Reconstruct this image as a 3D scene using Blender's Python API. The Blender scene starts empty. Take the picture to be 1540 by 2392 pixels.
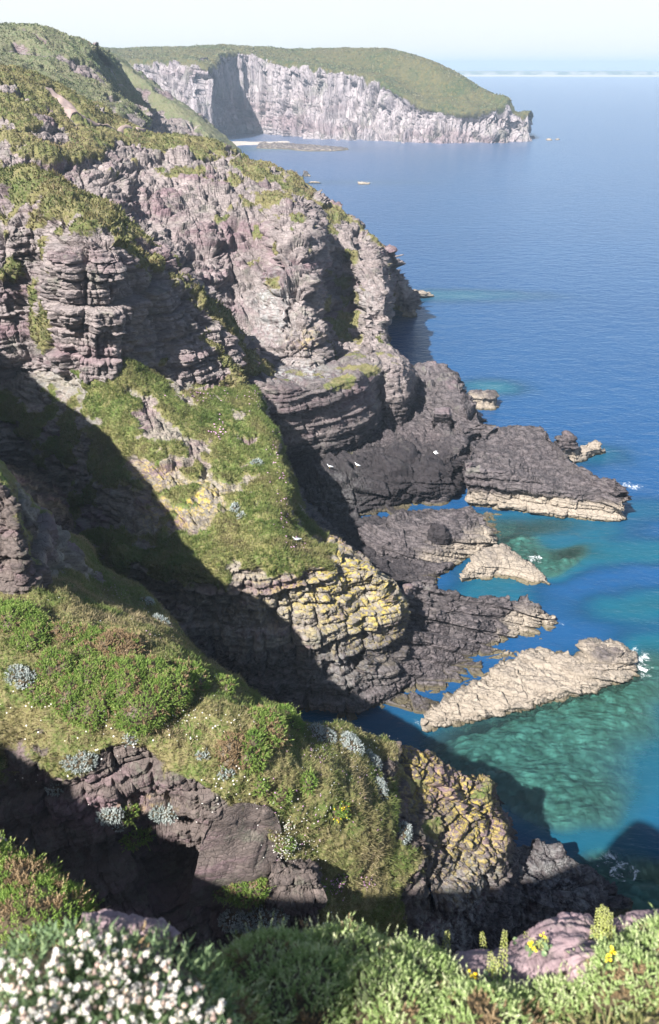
import bpy, math, random
import numpy as np
from mathutils import Vector

rng = np.random.default_rng(7)
random.seed(7)
scene = bpy.context.scene
COL = scene.collection

# ------------------------------------------------------------------ camera model
CAM_H = 50.0
FOC, CX, CY = 1860.0, 770.0, 1196.0           # survey photo: 1540 x 2392
PITCH = math.radians(29.35)
cP, sP = math.cos(PITCH), math.sin(PITCH)
SUN = Vector((-0.60, -0.80, 1.0)).normalized()


def ray(px, py):
    dx = (px - CX) / FOC
    dy = (CY - py) / FOC
    return np.array((dx, cP + dy * sP, -sP + dy * cP))


def D(px, py, Y):
    r = ray(px, py)
    return r * (Y / r[1]) + np.array((0, 0, CAM_H))


def Z(px, py, z):
    r = ray(px, py)
    return r * ((z - CAM_H) / r[2]) + np.array((0, 0, CAM_H))


def T(px, py, t):
    return ray(px, py) * t + np.array((0, 0, CAM_H))


def row(s):
    """'px,py@northing' or 'px,py#height' surveyed stations -> world points"""
    out = []
    for tok in s.split():
        if '@' in tok:
            a, d = tok.split('@'); x, y = a.split(','); out.append(D(float(x), float(y), float(d)))
        else:
            a, d = tok.split('#'); x, y = a.split(','); out.append(Z(float(x), float(y), float(d)))
    return np.array(out)


def off(r, dx, dy, dz):
    return r + np.array((dx, dy, dz))


def project(P):
    q = P - np.array((0, 0, CAM_H))
    f = q[..., 1] * cP - q[..., 2] * sP
    u = q[..., 1] * sP + q[..., 2] * cP
    f = np.maximum(f, 0.2)
    return CX + FOC * q[..., 0] / f, CY - FOC * u / f


# ------------------------------------------------------------------ noise
_perm = rng.permutation(256)
_perm = np.concatenate([_perm, _perm, _perm])
_rnd = rng.random(256)
_grad = rng.normal(size=(256, 3)); _grad /= np.linalg.norm(_grad, axis=1)[:, None]


def hsh(i, j=0, k=0):
    i = np.asarray(i).astype(np.int64) & 255
    j = np.asarray(j).astype(np.int64) & 255
    k = np.asarray(k).astype(np.int64) & 255
    return _perm[_perm[_perm[i] + j] + k]


def pn(P):
    """perlin noise, about -0.7..0.7"""
    F = np.floor(P); f = P - F; F = F.astype(np.int64)
    w = f * f * f * (f * (f * 6 - 15) + 10)
    res = 0
    for a in (0, 1):
        wa = w[..., 0] if a else 1 - w[..., 0]
        for b in (0, 1):
            wb = w[..., 1] if b else 1 - w[..., 1]
            for c in (0, 1):
                wc = w[..., 2] if c else 1 - w[..., 2]
                g = _grad[hsh(F[..., 0] + a, F[..., 1] + b, F[..., 2] + c)]
                dd = (f - np.array((a, b, c)))
                res = res + wa * wb * wc * (g * dd).sum(-1)
    return res


def fbm(P, o=3, gain=0.5):
    s = 0; a = 1.0
    for i in range(o):
        s = s + a * pn(P * (2.03 ** i) + i * 17.3)
        a *= gain
    return s


def sstep(a, b, x):
    t = np.clip((x - a) / (b - a), 0, 1)
    return t * t * (3 - 2 * t)


def blocks(P, bed, jw, amp, dip=(0, 0, 1), rot=0.4, seed=0, groove=0.55):
    n = np.array(dip, float); n /= np.linalg.norm(n)
    a1 = np.array((math.cos(rot), math.sin(rot), 0)); a1 -= n * a1.dot(n); a1 /= np.linalg.norm(a1)
    a2 = np.cross(n, a1)
    S = P + seed * 31.7
    wv = 0.5 * bed * pn(S * (0.16 / bed)) + 0.06 * bed * pn(S * (1.1 / bed))
    w = (P @ n + wv) / bed
    bi = np.floor(w); bf = w - bi
    hb = _rnd[hsh(bi + seed, 3 + seed)]
    uu = (P @ a1 + 0.42 * jw * pn(S * (0.4 / jw) + 5.1)) / jw + hb * 7.3
    vv = (P @ a2 + 0.42 * jw * pn(S * (0.4 / jw) + 9.7)) / jw + hb * 3.1
    # per-cell jitter of the joint spacing
    ui = np.floor(uu); uf = uu - ui; vi = np.floor(vv); vf = vv - vi
    h = _rnd[hsh(bi + seed, ui, vi)]
    d = amp * (0.62 * (h - 0.5) + 1.05 * (hb - 0.5))
    eb = np.minimum(bf, 1 - bf) * bed
    eu = np.minimum(np.minimum(uf, 1 - uf), np.minimum(vf, 1 - vf)) * jw
    g = 0.085 * bed
    h2 = _rnd[hsh(bi + 5 + seed, vi + 11, ui)]; h3 = _rnd[hsh(ui + 29, bi + seed, vi + 3)]; h4 = _rnd[hsh(vi + 17, ui + 2, bi + seed)]
    d = d + amp * 1.1 * ((uf - .5) * (h2 - .5) + (vf - .5) * (h4 - .5) + .35 * (bf - .5) * (h3 - .4))
    gr = np.maximum(np.clip(1 - eb / (1.3 * g), 0, 1), .8 * np.clip(1 - eu / (1.3 * g), 0, 1))
    return d - amp * groove * gr, h


# ------------------------------------------------------------------ mesh helpers
def mesh_obj(name, V, F, mat, attrs=None, parent=None, smooth=False):
    V = np.ascontiguousarray(V, dtype=np.float32).reshape(-1, 3)
    F = np.ascontiguousarray(F, dtype=np.int32)
    k = F.shape[1]
    me = bpy.data.meshes.new(name)
    me.vertices.add(len(V)); me.vertices.foreach_set('co', V.ravel())
    me.loops.add(F.size); me.loops.foreach_set('vertex_index', F.ravel())
    me.polygons.add(len(F))
    me.polygons.foreach_set('loop_start', np.arange(0, F.size, k, dtype=np.int32))
    me.polygons.foreach_set('loop_total', np.full(len(F), k, dtype=np.int32))
    if smooth:
        me.polygons.foreach_set('use_smooth', np.ones(len(F), dtype=bool))
    me.update(calc_edges=True)
    for an, av in (attrs or {}).items():
        at = me.attributes.new(an, 'FLOAT', 'POINT')
        at.data.foreach_set('value', np.ascontiguousarray(av, dtype=np.float32).ravel())
    me.validate()
    if mat is not None:
        me.materials.append(mat)
    ob = bpy.data.objects.new(name, me)
    COL.objects.link(ob)
    if parent is not None:
        ob.parent = parent
    return ob


def tag(o, label=None, cat=None, group=None, kind=None):
    if label: o['label'] = label
    if cat: o['category'] = cat
    if group: o['group'] = group
    if kind: o['kind'] = kind
    return o


def gridfaces(nv, nu):
    i = np.arange(nv * nu).reshape(nv, nu)
    return np.stack([i[:-1, :-1], i[:-1, 1:], i[1:, 1:], i[1:, :-1]], -1).reshape(-1, 4)


def pchip(A, counts):
    """monotone cubic resample of A along axis 0, counts[i] steps in interval i"""
    K = len(A)
    d = A[1:] - A[:-1]
    m = np.zeros_like(A)
    m[0] = d[0]; m[-1] = d[-1]
    if K > 2:
        a, b = d[:-1], d[1:]
        with np.errstate(divide='ignore', invalid='ignore'):
            hm = np.where(a * b > 0, 2 * a * b / np.where(a + b == 0, 1, a + b), 0)
        m[1:-1] = hm
    out = []
    for i in range(K - 1):
        t = np.arange(counts[i] + (1 if i == K - 2 else 0)) / counts[i]
        t = t.reshape((-1,) + (1,) * (A.ndim - 1))
        h00 = 2 * t ** 3 - 3 * t ** 2 + 1; h10 = t ** 3 - 2 * t ** 2 + t
        h01 = -2 * t ** 3 + 3 * t ** 2; h11 = t ** 3 - t ** 2
        out.append(h00 * A[i] + h10 * m[i] + h01 * A[i + 1] + h11 * m[i + 1])
    return np.concatenate(out, 0)


GUANO = []     # (point, radius, strength)
LICHEN = []
PATCH = {}


def patch(name, rows, veg, mat, step=1.3, bed=((3, 4, .9), (.9, 1.2, .35), (.35, .6, .13)), dip=(0, 0, 1), rot=0.4,
          big=(12., 1.2), vegamp=0.35, vegnoise=(6., 1.2), seed=0, slope=0.0, parent=None, stretch=1.0, pale=1.0, gully=None, smooth=False):
    """skin a net of surveyed stations, then weather it into beds, joints and turf"""
    A = np.array(rows)                      # R,K,3
    R, K, _ = A.shape
    vg = np.array([np.full(K, v) if np.isscalar(v) else np.array(v, float) for v in veg], float)[..., None]
    X, Yp = project(A)
    pix = np.stack([X, Yp], -1) * 0.428
    lu = np.linalg.norm(pix[:, 1:] - pix[:, :-1], axis=-1).max(0)
    lv = np.linalg.norm(pix[1:] - pix[:-1], axis=-1).max(1)
    # real depth counts too, so that tops and sides are not starved
    dist = np.linalg.norm(A - np.array((0, 0, CAM_H)), axis=-1)
    w3u = (np.linalg.norm(A[:, 1:] - A[:, :-1], axis=-1) / dist[:, 1:]).max(0) * FOC * .428 * .45
    w3v = (np.linalg.norm(A[1:] - A[:-1], axis=-1) / dist[1:]).max(1) * FOC * .428 * .45
    cu = np.clip(np.maximum(lu, w3u) / step, 2, 160).astype(int)
    cv = np.clip(np.maximum(lv, w3v) / step, 2, 160).astype(int)
    pg = np.broadcast_to(np.full(K, pale) if np.isscalar(pale) else np.array(pale, float), (R, K))[..., None]
    G = np.concatenate([A, vg, pg], -1)
    G = pchip(G, cv)
    G = np.swapaxes(pchip(np.swapaxes(G, 0, 1), cu), 0, 1)
    P = np.ascontiguousarray(G[..., :3]); vb = G[..., 3]; pl = G[..., 4]
    du = np.gradient(P, axis=1); dv = np.gradient(P, axis=0)
    N = np.cross(du, dv); N /= np.maximum(np.linalg.norm(N, axis=-1), 1e-9)[..., None]
    view = np.array((0, 0, CAM_H)) - P
    vis = (N * view).sum(-1)
    if np.median(np.sign(vis)) < 0:
        N = -N
    # large form
    B0 = P.copy()
    P = P + N * (big[1] * fbm(P / big[0] + seed * 7.7, 2))[..., None]
    vn = fbm(B0 / vegnoise[0] + seed * 3.3 + 11, 4, .6)
    vegm = vb + vegnoise[1] * vn + slope * (N[..., 2] - .6)
    vegm = sstep(.28, .72, vegm)
    if gully:
        gw, ga, gs = gully
        wob = pn(P / gw * .7 + 51)[..., None] * .5
        rg = 1 - np.abs(pn(P / np.array((gw, gw, gw * gs)) + wob + seed)) * 2.2
        rg2 = 1 - np.abs(pn(P / np.array((gw, gw, gw * gs)) * 2.3 + wob + seed + 9)) * 2.2
        P = P - N * (1 - .9 * vegm)[..., None] * (ga * np.clip(rg, 0, 1) ** 3 + .45 * ga * np.clip(rg2, 0, 1) ** 3)[..., None]
    Q = P * np.array((1, 1, 1. / stretch))
    disp = 0; tint = None
    for i, (b, j, a) in enumerate(bed):
        dd, h = blocks(Q, b, j, a, dip, rot + .25 * i, seed + i * 13)
        disp = disp + dd
        tint = h if tint is None else tint * .5 + h * .5
    fs = bed[-1][0]
    disp = disp + .22 * bed[-1][2] * fbm(B0 / np.array((fs * .9, fs * .9, fs * .35)) + 5, 2) if len(bed) > 1 else disp
    if vegamp:
        sc = bed[0][0]
        vd = vegamp * (fbm(P / (sc * .9) + 40, 2) + .5 * fbm(P / (sc * .22) + 80, 2))
        disp = disp * (1 - vegm) + (vd + .1 * disp) * vegm
    flatten = .38 + .62 * sstep(.72, .92, np.abs(N[..., 2]))
    flatten = flatten * (1 - vegm) + vegm
    Nd = N * np.stack([flatten * 0 + 1, flatten * 0 + 1, flatten], -1); Nd /= np.maximum(np.linalg.norm(Nd, axis=-1), 1e-6)[..., None]
    P = P + Nd * disp[..., None]
    gu = np.zeros(P.shape[:2])
    for c, r, s in GUANO:
        q = (P - c) / r
        gu = np.maximum(gu, s * np.exp(-(q * q).sum(-1)))
    li = np.zeros(P.shape[:2])
    for c, r, s in LICHEN:
        q = (P - c) / r
        li = np.maximum(li, s * np.exp(-(q * q).sum(-1)))
    nv, nu = P.shape[:2]
    ob = mesh_obj(name, P, gridfaces(nv, nu), mat, {'veg': vegm, 'tint': tint, 'guano': gu, 'lichen': li, 'pale': pl}, parent, smooth)
    PATCH[name if ob.name == name else ob.name] = (P, N, vegm)
    return ob


# ------------------------------------------------------------------ materials
def new_mat(name):
    m = bpy.data.materials.new(name); m.use_nodes = True
    nt = m.node_tree; nt.nodes.clear()
    return m, nt


class NB:
    def __init__(s, nt): s.nt = nt
    def n(s, t, **kw):
        o = s.nt.nodes.new(t)
        for k, v in kw.items():
            if k.startswith('i_'):
                kk = k[2:]
                key = int(kk) if kk.isdigit() else kk.replace('_', ' ')
                if isinstance(v, bpy.types.NodeSocket): s.nt.links.new(v, o.inputs[key])
                else: o.inputs[key].default_value = v
            else: setattr(o, k, v)
        return o
    def math(s, op, a, b=0.0, clamp=False):
        o = s.nt.nodes.new('ShaderNodeMath'); o.operation = op; o.use_clamp = clamp
        for i, v in enumerate((a, b)):
            if isinstance(v, bpy.types.NodeSocket): s.nt.links.new(v, o.inputs[i])
            else: o.inputs[i].default_value = v
        return o.outputs[0]
    def mapr(s, v, a, b, c=0.0, d=1.0):
        o = s.nt.nodes.new('ShaderNodeMapRange'); o.interpolation_type = 'SMOOTHSTEP'
        s.nt.links.new(v, o.inputs[0])
        o.inputs[1].default_value = a; o.inputs[2].default_value = b; o.inputs[3].default_value = c; o.inputs[4].default_value = d
        return o.outputs[0]
    def mix(s, f, a, b):
        o = s.nt.nodes.new('ShaderNodeMix'); o.data_type = 'RGBA'
        for i, v in ((0, f), (6, a), (7, b)):
            if isinstance(v, bpy.types.NodeSocket): s.nt.links.new(v, o.inputs[i])
            elif i == 0: o.inputs[0].default_value = v
            else: o.inputs[i].default_value = (*v, 1)
        return o.outputs[2]
    def noise(s, vec, scale, detail=4.0, rough=.6, dist=0.0):
        o = s.nt.nodes.new('ShaderNodeTexNoise')
        if vec is not None: s.nt.links.new(vec, o.inputs['Vector'])
        o.inputs['Scale'].default_value = scale; o.inputs['Detail'].default_value = detail
        o.inputs['Roughness'].default_value = rough; o.inputs['Distortion'].default_value = dist
        return o.outputs[0]
    def attr(s, name):
        o = s.nt.nodes.new('ShaderNodeAttribute'); o.attribute_name = name
        return o.outputs['Fac']
    def scalev(s, vec, sc):
        o = s.nt.nodes.new('ShaderNodeVectorMath'); o.operation = 'MULTIPLY'
        s.nt.links.new(vec, o.inputs[0]); o.inputs[1].default_value = sc
        return o.outputs[0]
    def out(s, sh):
        o = s.nt.nodes.new('ShaderNodeOutputMaterial'); s.nt.links.new(sh, o.inputs['Surface'])


def rock_mat(name, base, alt, dark, k=1.0, zones=True, vegc=((.055, .085, .02), (.12, .11, .04), (.17, .13, .075)), bump=.85, yellow=0.0,
             purple=(.17, .115, .125), zo=(2.2, 6.5), vstretch=(1, 1, 6)):
    """weathered sandstone: k = texture features per metre"""
    m, nt = new_mat(name); b = NB(nt)
    pos = b.n('ShaderNodeNewGeometry').outputs['Position']
    sep = b.n('ShaderNodeSeparateXYZ', i_0=pos); z = sep.outputs[2]
    tint = b.attr('tint'); veg = b.attr('veg'); gu = b.attr('guano'); lic = b.attr('lichen')
    flat = b.scalev(pos, vstretch)
    crk = b.n('ShaderNodeTexVoronoi', feature='DISTANCE_TO_EDGE', i_Scale=1.0)
    wob = b.n('ShaderNodeVectorMath', operation='ADD'); nt.links.new(b.scalev(pos, (.9 * k, .9 * k, 2.1 * k) if vstretch[2] > 1 else (1.6 * k, 1.6 * k, .22 * k)), wob.inputs[0]); wn = b.n('ShaderNodeTexNoise', i_Scale=.8 * k, i_Detail=4.0); nt.links.new(pos, wn.inputs['Vector']); nt.links.new(wn.outputs['Color'], wob.inputs[1]); nt.links.new(wob.outputs[0], crk.inputs['Vector'])
    crack = b.mapr(crk.outputs['Distance'], .0, .07)
    n1 = b.noise(b.scalev(pos, (.45, .45, 2.4)), .14 * k, 5)
    n2 = b.noise(flat, .8 * k, 5, .65)
    n3 = b.noise(pos, 3.5 * k, 4, .7)
    n4 = b.noise(pos, .35 * k, 5, .7, .4)
    c = b.mix(b.mapr(n2, .3, .7), base, alt)
    c = b.mix(b.mapr(n1, .48, .68), c, purple)
    c = b.mix(b.mapr(tint, .55, 1.0, 0, .55), c, dark)
    c = b.mix(b.mapr(tint, .45, .05, 0, .5), c, tuple(min(.6, x * 1.5) for x in base))
    c = b.mix(b.mapr(n3, .5, .75, 0, .45), c, dark)
    # grey-green crustose lichen and mustard lichen
    c = b.mix(b.mapr(n4, .52, .68, 0, .5), c, (.135, .14, .105))
    if zones:
        zz = b.math('ADD', z, b.math('MULTIPLY', b.math('SUBTRACT', n4, .5), 6.0))
        zz = b.math('ADD', zz, b.math('MULTIPLY', b.math('SUBTRACT', n2, .5), 2.0))
        blk = b.math('MULTIPLY', b.mapr(zz, zo[1] + 1.2, zo[1] - 1.2), .92)
        c = b.mix(blk, c, b.mix(b.mapr(b.math('ADD', b.math('MULTIPLY', n2, .7), b.math('MULTIPLY', n3, .3)), .36, .64), (.014, .012, .014), (.125, .107, .108)))
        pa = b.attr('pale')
        c = b.mix(b.mapr(b.math('ADD', pa, b.math('MULTIPLY', b.math('SUBTRACT', n4, .5), .8)), -.15, -.9, 0, .88), c, b.mix(n3, (.007, .006, .007), (.034, .029, .033)))  # negative pale: dark wash, black lichen plus painted shade on shelf and lower blocks
        z2 = b.math('ADD', z, b.math('MULTIPLY', b.math('SUBTRACT', n4, .5), 2.6))
        z2 = b.math('SUBTRACT', z2, b.math('MULTIPLY', b.math('MAXIMUM', b.math('SUBTRACT', pa, 1.0), 0.0), 2.0))
        pale = b.math('MULTIPLY', b.mapr(z2, zo[0] + 1.0, zo[0] - .7), b.mapr(b.math('ADD', b.attr('pale'), b.math('MULTIPLY', b.math('SUBTRACT', n4, .5), 1.2)), .35, .65))
        c = b.mix(pale, c, b.mix(n2, (.20, .165, .128), (.33, .285, .235)))
        c = b.mix(b.mapr(z, .55, .1, 0, .85), c, (.09, .075, .04))
    nz_ = b.n('ShaderNodeSeparateXYZ', i_0=[x for x in nt.nodes if x.type == 'NEW_GEOMETRY'][0].outputs['Normal']).outputs[2]
    ly = b.math('MULTIPLY', b.math('MULTIPLY', lic, b.mapr(nz_, .05, .55, .3, 1)), b.mapr(b.noise(pos, 1.1 * k, 6, .75), .47, .56))
    c = b.mix(ly, c, b.mix(n3, (.46, .32, .03), (.30, .27, .09)))
    gy = b.math('MULTIPLY', gu, b.mapr(b.noise(b.scalev(pos, (1.6, 1.6, .7)), .9 * k, 5, .7), .40, .62))
    c = b.mix(gy, c, b.mix(n3, (.40, .39, .38), (.22, .235, .225)))
    # turf
    v1 = b.noise(pos, .25 * k, 5, .7); v2 = b.noise(pos, 2.2 * k, 4, .75)
    vc = b.mix(b.mapr(v1, .36, .56), vegc[0], vegc[1])
    vc = b.mix(b.mapr(v2, .42, .72, 0, .8), vc, vegc[2])
    vc = b.mix(b.mapr(b.noise(pos, 6 * k, 3, .7), .5, .75, 0, .6), vc, tuple(x * .35 for x in vegc[0]))
    vf = b.mapr(b.math('ADD', veg, b.math('MULTIPLY', b.math('SUBTRACT', n3, .5), .9)), .35, .65)
    c = b.mix(vf, c, vc)
    bs = b.n('ShaderNodeBsdfPrincipled', i_Base_Color=c, i_Roughness=.85)
    bs.inputs['Specular IOR Level'].default_value = .25
    h = b.math('ADD', b.math('MULTIPLY', n2, .8), b.math('MULTIPLY', b.noise(pos, 7 * k, 5, .7), .5))
    h = b.math('ADD', h, b.math('MULTIPLY', crack, b.math('SUBTRACT', .45, b.math('MULTIPLY', vf, .45))))
    bp = b.n('ShaderNodeBump', i_Strength=bump, i_Distance=.25 / k, i_Height=h)
    nt.links.new(bp.outputs[0], bs.inputs['Normal'])
    b.out(bs.outputs[0])
    return m


M = {}
M['cliff'] = rock_mat('cliff_rock', (.255, .216, .205), (.172, .144, .140), (.046, .039, .041), k=1.0, vegc=((.07, .095, .024), (.14, .13, .05), (.19, .15, .095)))
M['prom'] = rock_mat('promontory_rock', (.25, .22, .18), (.16, .14, .12), (.048, .041, .04), k=1.5,
                     vegc=((.09, .135, .028), (.15, .145, .05), (.18, .145, .085)))
M['near'] = rock_mat('near_rock', (.125, .10, .09), (.085, .068, .062), (.034, .028, .027), k=2.6,
                     vegc=((.075, .115, .022), (.15, .135, .055), (.22, .175, .10)))
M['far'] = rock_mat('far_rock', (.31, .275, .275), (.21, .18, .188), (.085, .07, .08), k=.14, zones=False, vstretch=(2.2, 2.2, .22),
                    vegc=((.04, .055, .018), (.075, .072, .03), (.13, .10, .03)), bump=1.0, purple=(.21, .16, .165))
M['hill'] = rock_mat('hill_rock', (.20, .17, .16), (.145, .12, .118), (.075, .065, .068), k=.4, zones=False,
                     vegc=((.075, .10, .045), (.11, .115, .06), (.16, .135, .095)))
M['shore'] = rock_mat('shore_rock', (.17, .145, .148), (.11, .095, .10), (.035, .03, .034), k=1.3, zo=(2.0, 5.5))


def X(*p): return np.array(p, float)


GUANO += [(D(630, 690, 122), X(3.2, 5, 3.5), .95), (D(640, 760, 118), X(3, 5, 4), .8), (D(690, 870, 106), X(7, 5, 1.5), .9),
          (D(640, 920, 100), X(4, 4, 3), .6), (D(80, 900, 84), X(12, 6, 2.2), .45), (D(200, 965, 80), X(6, 4, 1.2), .4),
          (D(110, 1010, 80), X(9, 8, 3), .35), (D(180, 1120, 75), X(5, 5, 4), .4),
          (Z(1050, 2130, 7), X(3.2, 3, 3), .95), (Z(1020, 2170, 6), X(3, 3, 4), .9), (D(520, 1500, 53), X(6, 4, 3), .45),
          (D(760, 1160, 88), X(4, 5, 2.5), .42), (Z(1320, 2060, 3), X(3.5, 3, 2), .5),
          (Z(1230, 2090, 3), X(4, 3, 2), .4), (D(820, 1560, 53), X(4, 3, 3), .4), (D(860, 690, 135), X(3, 6, 4), .4)]
LICHEN += [(D(820, 1350, 57), X(7, 6, 3.5), 1.), (D(900, 1420, 56), X(6, 5, 3.5), .9), (D(720, 1400, 54), X(5, 5, 3), .55),
           (D(440, 1170, 66), X(4, 4, 3), .9), (D(350, 1110, 70), X(2.5, 4, 1.5), .8), (Z(950, 1800, 14), X(2.6, 3, 2.2), 1.),
           (Z(1100, 1900, 11), X(4, 4, 3), .9), (Z(1010, 1900, 11), X(3, 3, 3), .8), (D(730, 800, 112), X(3, 4, 1.5), .7),
           (D(780, 1240, 70), X(5, 6, 3), .6), (Z(330, 1905, 22), X(1.2, 1, .5), .5)]

# ------------------------------------------------------------------ far headland
sky_ = row('225,114@800 350,109@800 440,106@800 500,107@800 530,106@800 580,107@800 640,110@800 740,114@790 840,114@770 920,118@750 1000,140@720 1080,175@700 1150,210@680 1187,221@664 1209,262@668 1238,256@668 1246,266@680 1240,280@720')
brow = row('250,124@720 345,144@690 430,142@670 486,158@655 512,130@705 575,122@737 640,138@724 760,162@700 880,188@682 960,228@662 1040,257@652 1110,260@646 1165,252@650 1192,230@655 1212,263@656 1236,257@656 1247,270@670 1248,285@715')
mid = row('300,200@705 370,200@668 440,210@655 490,225@648 516,228@700 580,222@731 646,225@714 762,245@688 880,255@670 960,280@652 1040,297@642 1110,300@638 1172,290@642 1197,275@647 1214,290@650 1240,288@651 1250,295@668 1250,300@712')
foot = row('330,305@700 400,318@655 455,325@645 500,318@645 530,320@690 590,319@718 658,320@699 765,330@655 880,333@643 960,336@632 1040,337@628 1110,338@626 1177,334@632 1206,332@640 1218,331@644 1246,329@650 1254,329@668 1254,326@710')
foot2 = foot.copy(); foot[:, 2] = np.minimum(foot[:, 2], .5); foot2[:, 2] = -3
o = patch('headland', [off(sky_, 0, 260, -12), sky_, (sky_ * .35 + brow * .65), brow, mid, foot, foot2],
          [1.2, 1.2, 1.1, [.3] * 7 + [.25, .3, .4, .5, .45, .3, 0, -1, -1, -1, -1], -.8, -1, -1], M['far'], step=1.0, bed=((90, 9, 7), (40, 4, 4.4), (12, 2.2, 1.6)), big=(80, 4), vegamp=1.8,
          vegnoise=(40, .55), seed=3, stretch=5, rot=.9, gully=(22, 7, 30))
tag(o, 'far heath-topped headland with tall pale fluted cliffs across the bay', 'headland', kind='structure')

# ------------------------------------------------------------------ hills on the left
r1 = row('-160,50@300 0,62@300 90,63@298 150,85@298 200,104@298 222,113@300 240,122@340')
r2 = row('-160,108@262 0,112@262 90,116@262 160,140@262 210,163@265 246,180@270 268,190@318')
r3 = row('-160,160@235 0,165@235 90,182@235 170,215@238 240,237@243 290,246@250 318,255@298')
r4 = row('-160,260@215 0,270@215 100,290@215 200,310@220 280,300@228 335,290@240 355,295@285')
o = patch('hill', [off(r1, 0, 70, -20), r1, r2, r3, r4], [1.1, .85, .55, .65, .6], M['hill'], step=1.0, bed=((7, 6, 2.2), (2.5, 2.5, .8)), big=(30, 3),
          vegamp=1.1, vegnoise=(14, 1.2), seed=5, gully=(40, 3, 2))
tag(o, 'heath-covered hill rising at the left behind the nearer cliff', 'hill', kind='structure')
r1 = row('215,112@440 240,116@420 265,130@415 300,157@405 340,187@395 400,233@380 450,269@368 490,299@360 530,340@355')
r2 = row('215,150@415 240,155@400 264,178@395 300,208@388 345,238@378 400,270@365 450,295@355 490,322@348 530,358@345')
r3 = row('215,230@390 240,232@370 268,252@365 305,266@360 350,284@352 400,304@345 450,326@340 490,349@335 530,378@333')
r4 = row('215,330@360 240,330@350 268,340@345 305,350@342 350,360@336 400,375@332 450,392@328 490,405@325 530,430@322')
o = patch('hill', [off(r1, 30, 60, -48), off(r1, 8, 14, -6), r1, r2, r3, r4], [.2, .6, 1.0, .35, -.1, .1], M['hill'], step=1.0, bed=((6, 5, 2.6), (2.2, 2.5, 1.0)), big=(25, 3),
          vegamp=.9, vegnoise=(14, 1.1), seed=6, gully=(22, 3, 3))
tag(o, 'rocky rib sloping down to the bay between hill and far headland', 'hill', kind='structure')

# ------------------------------------------------------------------ main cliff (plateau, nose and tower)
r0 = row('-160,140@165 0,150@165 60,165@168 130,203@172 200,240@176 270,277@178 340,300@180 430,311@182 520,339@182 575,371@180 640,391@178 700,416@176 740,450@174 770,472@172 810,501@168 850,541@163 885,558@158 904,588@162 900,600@175')
r1 = row('-160,200@150 0,210@150 70,230@152 150,260@157 225,295@160 290,325@164 365,345@166 450,355@168 530,390@166 590,430@160 650,450@156 700,470@152 735,490@156 760,520@158 805,560@155 850,590@148 895,600@145 911,622@156 908,640@170')
r2 = row('-160,280@138 0,285@138 80,300@139 170,330@143 250,365@145 320,400@148 400,430@148 480,450@148 550,490@144 610,520@140 655,500@136 705,520@135 745,560@138 765,600@148 805,640@147 845,660@138 901,662@136 912,672@148 908,690@165')
r3 = row('-160,350@128 0,350@128 90,370@130 190,400@132 265,440@133 340,490@134 430,540@133 500,580@131 550,640@128 610,680@124 655,660@121 705,660@121 760,690@124 785,720@135 825,740@135 860,750@126 897,750@127 906,755@140 903,770@160')
r4 = row('-160,450@122 0,450@120 100,480@120 200,520@120 280,560@119 360,620@118 440,690@117 500,760@115 560,845@112 610,865@110 650,872@109 710,872@109 770,872@110 800,868@118 835,845@121 865,840@116 897,838@119 906,835@131 900,840@155')
r5 = off(r4, 0, 1, -6)
bk = r0.copy()
bk += np.array([(2 + 14 * min(1, max(0, (i - 5) / 6)), 34, -8 - 28 * min(1, max(0, (i - 5) / 6))) for i in range(len(r0))])
vegC = [[.85] * 19,
        [.9] * 9 + [1, .9, .75, .55, .4, .3, .3, .2, 0, 0],
        [.7, .7, .7, .7, .7, .62, .55, .6, .5, .45, .55, .45, .4, .4, .3, .15, .05, 0, 0],
        [.6, .6, .55, .4, .3, .2, .12, .12, .15, .3, .55, .5, .25, .35, .3, .2, .1, 0, 0],
        [.2, .2, .2, .1, .0, -.1, -.1, -.1, .1, -.1, -.2, -.1, .1, .3, .35, 0, -.1, -.2, -.2],
        [-.1] * 9 + [-.5, -.5, -.4, .1, .3, .3, -.1, -.2, -.2, -.2], [-.5] * 19]
GC = patch('cliff', [bk, r0, r1, r2, r3, r4, r5], vegC, M['cliff'], step=1.0, bed=((3.4, 5.2, 2.0), (1.15, 1.9, 1.0), (.52, .9, .38)), big=(15, 1.6), vegamp=.9,
           vegnoise=(7, 1.1), seed=1, gully=(12, 1.4, 4))
tag(GC, 'main sandstone cliff with jointed faces, a rounded nose and a seaward tower', 'cliff', kind='structure')

# ledge block and pillar under the nose
t0 = row('545,850@114 600,848@113 660,850@112 770,850@113 850,800@124 885,800@128 890,800@140')
t1 = row('560,892@97 600,890@96 660,907@95.3 780,900@99.5 850,872@105 886,862@110 890,870@130')
m1 = row('575,980@96.5 610,975@95.6 660,975@94.9 790,988@99 862,962@104 890,950@109 893,950@130')
f1 = row('590,1082@96.8 620,1086@96 668,1084@95.6 800,1068@100 865,1042@104.5 891,1020@109 893,1020@130')
o = patch('cliff', [t0, t1, m1, f1, off(f1, 0, 2.5, -3)], [.2, [.3, .0, .1, .55, .6, .5, .2], -1, -1, -1], M['cliff'], step=1.0,
          bed=((2.6, 6, .7), (.8, 3, .5), (.35, 1.2, .22)), big=(9, .8), vegnoise=(5, .7), seed=8, pale=[-.2, -.3, -.55, -.5, -.4, -.3, -.3])  # negative pale darkens the block, shade put into its colour
tag(o, 'square-cut lower block with red beds, shade painted into its tone, below the nose of the main cliff', 'cliff', kind='structure')
t0 = row('855,790@126 880,790@126 905,800@124 935,825@123 958,850@126 962,860@140')
t1 = row('862,862@113 875,858@111.5 900,848@111 942,850@112 968,882@119 968,890@140')
m1 = row('866,930@112 878,930@110.5 900,922@109.5 946,926@110.5 969,930@118 970,935@140')
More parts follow.
